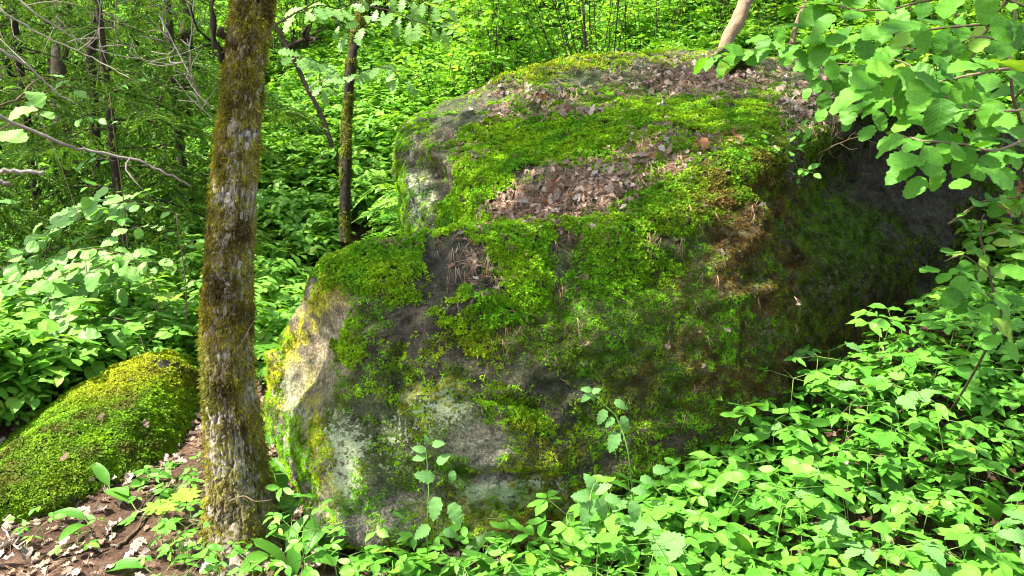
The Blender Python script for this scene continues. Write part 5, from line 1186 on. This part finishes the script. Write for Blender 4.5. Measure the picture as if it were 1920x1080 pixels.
# ------------------------------------------------------------------ litter: dead leaves one by one, needles and crumbs as stuff
def drop(px_, py_, bvh=bBVH):
    d = Vector(P(px_, py_, 1)-EYE).normalized(); h = bvh.ray_cast(Vector(EYE), d); return h if h[0] is not None else None
rg = np.random.default_rng(601)
def lay_leaf(pos, n, size, rg, label, group, rusty=False, lift=.006):
    y = rg.normal(size=3); R = orient(np.cross(n, y), np.array(n)+rg.normal(0, .28, 3))
    o = bpy.data.objects.new('dead_leaf', (L_RUST if rusty else L_DEAD)[rg.integers(4 if rusty else 16)]); C.objects.link(o)
    o.matrix_basis = Matrix(m4(R, np.array(pos)+np.array(n)*lift, size).tolist()); tag(o, label, 'dead leaf', group); return o
heaps = [ # ellipses of the leaf heaps on the boulder, with count and label
    (1090, 350, 150, 34, -18, 62, 'dry leaf in the long heap of brown litter across the middle of the boulder top', 'dry leaves in the middle heap on the boulder'),
    (1200, 305, 70, 30, -35, 20, 'dry leaf in the upper right arm of the middle litter heap', 'dry leaves in the upper arm of the heap'),
    (1310, 148, 110, 34, -4, 44, 'dry leaf in the litter gathered at the summit of the boulder', 'dry leaves at the summit of the boulder'),
    (1020, 178, 80, 12, 4, 12, 'dry leaf in the thin line of litter high on the left of the boulder top', 'dry leaves in the upper left line'),
    (945, 215, 26, 15, 0, 8, 'dry leaf in the small litter patch nearest the left end of the boulder top', 'dry leaves in the small left patch'),
    (1085, 215, 40, 12, 0, 9, 'dry leaf in the small patch above the middle heap', 'dry leaves in the patch above the heap'),
    (1320, 285, 24, 26, 0, 9, 'large tan oak leaf in the pile right of the middle heap', 'tan oak leaves right of the heap'),
    (1380, 258, 36, 10, 0, 6, 'dry leaf in the line of needles right of the tan oak leaves', 'dry leaves right of the tan oak leaves'),
    (1485, 200, 34, 30, 20, 26, 'brown leaf spilling down the shaded rim of the boulder at the right', 'brown leaves on the shaded rim'),
    (1250, 200, 18, 8, 0, 3, 'dry leaf lying alone in moss below the summit litter', 'lone dry leaves below the summit')]
for (cx, cy2, rx, ry, an, n, lab, grp) in heaps:
    a = math.radians(an)
    for k in range(n):
        u, v = rg.normal(0, .5, 2); x = cx+u*rx*math.cos(a)-v*ry*math.sin(a); y = cy2+u*rx*math.sin(a)+v*ry*math.cos(a); h = drop(x, y)
        if h: lay_leaf(h[0], h[1], rg.uniform(.032, .066)*(1.5 if 'oak' in lab else 1)*(.9 if cy2 > 250 else 1.1), rg, lab, grp, rusty=('oak' in lab or rg.random() < .1), lift=.006+.014*rg.random())
def needle_mesh(seed, n=1):
    rg_ = np.random.default_rng(seed); A = Acc()
    for k in range(n):
        L = rg_.uniform(.7, 1.1); c = rg_.uniform(-.15, .15); a = rg_.normal(0, .35)
        p = np.array([(0, 0, 0), (c*.5, L*.5, .06), (c, L, 0)])@np.array([[math.cos(a), math.sin(a), 0], [-math.sin(a), math.cos(a), 0], [0, 0, 1]])
        A.add(tube(p, .012, .008, 3))
    V, T, U = A.geo(); V = V-[0, .5, 0]; return new_mesh('needle_%d' % seed, V, T, U)
needles = [(needle_mesh(i, 2), M['needle']) for i in range(3)]
crumbs = [(new_mesh('crumb_%d' % i, *DEAD[i]), M['dead']) for i in range(6)]
# needles on the boulder
pts = []; nr = []
for (cx, cy2, rx, ry, an, n) in [(1090, 350, 190, 48, -18, 1300), (1200, 305, 100, 45, -35, 420), (1310, 150, 150, 46, -4, 1100), (1020, 182, 120, 20, 4, 260), (945, 215, 45, 24, 0, 120), (1085, 215, 60, 20, 0, 140), (1360, 265, 70, 22, -4, 260), (1490, 205, 70, 55, 20, 420), (930, 530, 45, 34, -40, 60), (890, 510, 26, 24, -50, 20), (900, 290, 60, 22, -35, 80), (840, 275, 60, 25, 0, 60), (960, 400, 120, 30, 0, 120), (1100, 430, 200, 34, 0, 150), (1280, 330, 100, 40, -20, 120), (920, 480, 120, 90, 0, 70), (1000, 560, 120, 120, 0, 40), (1350, 520, 200, 200, 0, 50), (1180, 210, 220, 80, 0, 120), (710, 462, 50, 6, 0, 60)]:
    a = math.radians(an)
    for k in range(n):
        u, v = rg.normal(0, .55, 2); h = drop(cx+u*rx*math.cos(a)-v*ry*math.sin(a), cy2+u*rx*math.sin(a)+v*ry*math.cos(a))
        if h: pts.append(h[0]); nr.append(h[1])
pts = np.array(pts); nr = np.array(nr)
R = frames(nr, rg, tilt=.25)
down = nr[:, 2] < .45; y = np.tile([0, 0, -1.0], (len(nr), 1))+rg.normal(0, .2, nr.shape); z = nr; y = y-z*np.sum(y*z, 1)[:, None]; y /= np.linalg.norm(y, axis=1)[:, None]
R[down] = np.stack([np.cross(y, z), y, z], 2)[down]
stuff_scatter('pine_needles', pts+nr*(.006+.010*rg.random(len(pts)))[:, None], eulers(R), rg.uniform(.05, .085, len(pts)), needles, None, None, None, 'dry pine needles strewn over the top of the boulder', 'pine needles')
k = rg.random(len(pts)) < .45; k &= nr[:, 2] > .4
stuff_scatter('leaf_crumbs', pts[k]+nr[k]*.008, eulers(frames(nr[k], rg, tilt=.35)), rg.uniform(.02, .04, k.sum()), crumbs, None, None, None, 'broken brown leaf crumbs strewn over the top of the boulder', 'leaf crumbs')
# the forest floor
rg = np.random.default_rng(602); n = 26000
xs = np.where(rg.random(n) < .75, rg.uniform(-2.6, .3, n), rg.uniform(-3, 3.5, n)); ys = rg.uniform(1.3, 6.5, n)
q = np.stack([xs, ys, H(xs, ys)], 1)
eps = .03; nx_ = (H(xs+eps, ys)-H(xs-eps, ys))/(2*eps); ny_ = (H(xs, ys+eps)-H(xs, ys-eps))/(2*eps); gn = np.stack([-nx_, -ny_, np.ones(n)], 1); gn /= np.linalg.norm(gn, axis=1)[:, None]
den = fbm(q*2.2, 3, 603); ok = rg.random(n) < np.clip(.55+1.5*den, .12, 1)
q, gn = q[ok], gn[ok]; h_ = len(q)//2
stuff_scatter('pine_needles', q[:h_]+gn[:h_]*.008, eulers(frames(gn[:h_], rg, tilt=.15)), rg.uniform(.05, .09, h_), needles, None, None, None, 'dry brown pine needles covering the forest floor', 'pine needles')
stuff_scatter('leaf_litter', q[h_:]+gn[h_:]*.005, eulers(frames(gn[h_:], rg, tilt=.3)), rg.uniform(.02, .055, len(q)-h_), crumbs, None, None, None, 'crumbled brown leaf litter covering the forest floor', 'leaf litter')
for k in range(95):
    r = rg.random()
    if r < .6: x, y, lab, grp = rg.uniform(0, 400), rg.uniform(900, 1080), 'dry brown leaf on the ground at the lower left', 'dry leaves on the ground at the lower left'
    elif r < .8: x, y, lab, grp = rg.uniform(290, 385), rg.uniform(790, 900), 'dry pinkish leaf in the sunny gap between small mossy rock and trunk', 'dry leaves between small rock and trunk'
    else: x, y, lab, grp = rg.uniform(480, 590), rg.uniform(520, 760), 'dry leaf on the sunlit ground between trunk and boulder', 'dry leaves between trunk and boulder'
    g = G(x, y)
    if clear(g+[0, 0, .03], 0): lay_leaf(g, (0, 0, 1), rg.uniform(.035, .075), rg, lab, grp)
for k, (x, y) in enumerate([(190, 790), (270, 800), (120, 870), (250, 720), (170, 900)]):
    h = drop(x, y, sBVH)
    if h: lay_leaf(h[0], h[1], rg.uniform(.025, .05), rg, 'small dry leaf caught in the moss of the small rock', 'dry leaves on the small rock', lift=.02)
h = G(430, 1045); lay_leaf(h+[0, 0, .06], (0, -.6, .8), .10, rg, 'pinkish dry leaf caught on green herbs at the foot of the mossy trunk', None)
for x, y, s, lab in [(1900, 360, .07, 'curled brown dead leaf hanging at the right edge'), (1868, 400, .05, 'small shrivelled leaf hanging left of the curled brown one')]:
    o = lay_leaf(P(x, y, 2.1), (.9, -.4, .2), s, rg, lab, None, rusty=True)
# sticks on the ground
for k, (a, b, c, lab) in enumerate([((0, 980), (30, 1030), (45, 1035), 'thin grey stick lying at the left border of the ground'), ((95, 1050), (150, 1040), (200, 1010), 'dark stick on the bare soil at the bottom left'), ((210, 1000), (260, 965), (330, 905), 'mossy fallen stick running up toward the trunk'), ((220, 1030), (245, 1010), (290, 960), 'pale split stick lying below the mossy fallen one'), ((280, 890), (300, 870), (335, 840), 'short stick beside the small mossy rock')]):
    pts_ = [G(*t)+[0, 0, .012] for t in (a, b, c)]; o = branch_obj(None, pts_, (.004, .006, .012, .008, .006)[k], .004, M[['greytwig', 'bark', 'bark', 'palebark', 'bark'][k]], 'stick', pts_[0], twigs=2, tl=.08, seed=k); o.location = pts_[0]; tag(o, lab, 'stick')
# mossy lump and roots on the summit
def lump(center, r, label, col, seed):
    bm = bmesh.new(); bmesh.ops.create_icosphere(bm, subdivisions=4, radius=1); V = np.array([v.co[:] for v in bm.verts]); T = np.array([[v.index for v in f.verts] for f in bm.faces]); bm.free()
    V = V*np.array(r)*(1+.25*fbm(V*1.7+seed, 3, seed))[:, None]; o = link('mossy_lump', new_mesh('mossy_lump', V, T), None, M['bark']); o.location = tuple(center); tag(o, label, 'moss lump')
    rg_ = np.random.default_rng(seed); p, n, _ = sample_mesh(V, T, 5000, rg_); c = np.array(col)[None]*(.5+rg_.random(len(p)))[:, None]
    stuff_scatter('moss', p, eulers(frames(n, rg_, tilt=.4)), .014+.012*rg_.random(len(p)), [(s, moss_m) for s in sprigs], rg_.integers(0, 4, len(p)), c, o)
h = drop(1378, 132); hp = np.array(h[0]) if h else P(1378, 132, 4.9)
lump(hp+[0, .05, .04], (.10, .12, .085), 'dark moss covered lump on the summit of the boulder beside the leaning stem', (.05, .07, .015), 7)

# roots and dead twigs hanging over the dark hollow
rg = np.random.default_rng(604)
for k, (pl, r, lab) in enumerate([([(1460, 155), (1440, 190), (1410, 205), (1392, 213)], .0022, 'thin bent twig resting on the moss above the dark hollow'), ([(1545, 180), (1560, 210), (1600, 245), (1640, 275)], .003, 'root crossing the dark hollow from the leafy rim'), ([(1600, 250), (1660, 275), (1720, 278), (1790, 262)], .0022, 'long thin twig bowed across the dark hollow'), ([(1530, 290), (1570, 270), (1615, 255)], .003, 'forked root at the left of the hollow'), ([(1545, 220), (1545, 270), (1535, 310)], .0026, 'root hanging straight down at the hollow'), ([(1570, 160), (1572, 190), (1562, 220)], .0022, 'upright dry stalk on the leafy rim')]):
    h = drop(*pl[0]); d0 = PX(np.array(h[0]))[2]-.04 if h else 3.3
    pts_ = [P(x, y, d0-.03*i) for i, (x, y) in enumerate(pl)]; o = branch_obj(None, pts_, r*1.5, r*.7, M['palebark'], 'root', pts_[0], twigs=4, tl=.10, seed=k); o.location = pts_[0]; tag(o, lab, 'root')

# ------------------------------------------------------------------ bare branches reaching in from the left
rg = np.random.default_rng(605)
for k, (pl, r0, r1, tw, mat, lab) in enumerate([
    ([(-60, 190, 1.45), (0, 217, 1.5), (125, 272, 1.55), (165, 283, 1.58), (255, 300, 1.6), (310, 325, 1.62), (358, 350, 1.65)], .0042, .0022, 2, 'greytwig', 'long grey bare branch sweeping down from the left edge to the trunk'),
    ([(-60, -20, 1.9), (0, 18, 1.9), (80, 65, 1.95), (170, 108, 2.0), (250, 150, 2.0)], .0032, .0012, 3, 'greytwig', 'grey bare branch slanting across the upper left, upper of two parallel ones'),
    ([(-60, 60, 1.7), (0, 92, 1.7), (60, 130, 1.75), (105, 172, 1.78), (143, 196, 1.8)], .0038, .0014, 2, 'greytwig', 'grey bare branch at the left edge just below the upper slanting pair'),
    ([(20, -20, 2.1), (60, 20, 2.1), (130, 65, 2.15), (185, 95, 2.2), (300, 118, 2.3)], .0032, .0012, 5, 'greytwig', 'grey bare branch starting at the top left corner, topmost of the slanting ones'),
    ([(-60, 316, .95), (0, 320, .95), (80, 322, .97)], .0035, .0022, 0, 'greytwig', 'short blurred twig at the left edge'),
    ([(-60, 330, .85), (-20, 335, .85), (18, 345, .86)], .004, .0022, 0, 'greytwig', 'stub of a blurred twig at the left edge, under the longer blurred one'),
    ([(395, 205, 3.2), (368, 165, 3.1), (355, 110, 3.0), (360, 50, 3.0), (365, -30, 3.0)], .0020, .0024, 16, 'greytwig', 'pale dead twig hanging beside the left of the mossy trunk'),
    ([(188, 95, 3.4), (186, 50, 3.4), (190, -20, 3.4)], .0016, .003, 8, 'greytwig', 'pale dead twig hanging straight down at the upper left'),
    ([(222, 90, 3.3), (216, 50, 3.3), (220, -20, 3.3)], .002, .003, 4, 'greytwig', 'second pale twig hanging next to the straight one'),
    ([(316, 84, 3.2), (306, 50, 3.2), (308, -20, 3.2)], .0016, .003, 6, 'greytwig', 'short pale twig hanging midway between left edge twigs and trunk'),
    ([(400, 225, 3.1), (375, 195, 3.1), (360, 150, 3.1), (330, 90, 3.1), (300, 30, 3.1)], .0012, .003, 8, 'greytwig', 'forked pale twig touching the trunk at its left side'),
    ([(420, 690, 2.75), (450, 650, 2.7), (475, 605, 2.7), (500, 590, 2.7)], .0022, .0012, 1, 'twig', 'reddish thin twig crossing the front of the mossy trunk'),
    ([(330, 122, 4.0), (270, 112, 4.0), (235, 95, 4.0)], .002, .0012, 5, 'greytwig', 'pale broken twig lying level among the spruce boughs'),
    ([(0, 60, 4.3), (60, 190, 4.3), (110, 300, 4.3), (150, 420, 4.3)], .002, .0012, 10, 'twig', 'brown thin twig drooping steeply through the spruce boughs')]):
    pts_ = [P(*t) for t in pl]; o = branch_obj(None, pts_, r0, r1, M[mat], 'bare_branch', pts_[0], twigs=tw, tl=.16, seed=700+k, n=26); o.location = pts_[0]; tag(o, lab, 'branch')

# ------------------------------------------------------------------ unseen tree added outside the picture, leaf clusters set to shade chosen spots
def shade_tree(base, targets, label, seed, dist=(5.0, 6.5)):
    rg = np.random.default_rng(seed); b0 = on_ground(*base); root = empty('unseen_shade_tree', b0); tag(root, label, 'tree'); B = Acc(); L = Acc()
    B.add(tube([(0, 0, -.2), (.1, 0, 3.0), (0, .1, 6.5)], .13, .05, 10, 12)); 
    for (x, y, d, r, n) in targets:
        t = P(x, y, d); s = rg.uniform(*dist); c = t+SUNV*s-b0
        B.add(tube([(0, 0, min(6.3, max(1.5, c[2]-1))), c*.6+[0, 0, c[2]*.25], c], .03, .008, 5, 8)); leaf_cloud(L, rg, c, (r, r, r*.7), n, .10, SMALL, up=.8)
    B.obj('trunk', M['bark'], root); tag(L.obj('crown', M['under'], root), kind='stuff')
shade_tree((-4.2, 4.6), [(1000, 300, 4.0, .6, 260), (1300, 230, 4.4, .7, 300), (900, 620, 3.1, .35, 110), (1150, 480, 3.3, .45, 150), (720, 760, 3.0, .42, 190), (640, 860, 2.95, .2, 50), (1250, 700, 3.2, .5, 160), (1600, 250, 4.4, .7, 300)], 'unseen leafy tree added left of the picture, crown shaped to shade the boulder', 901)
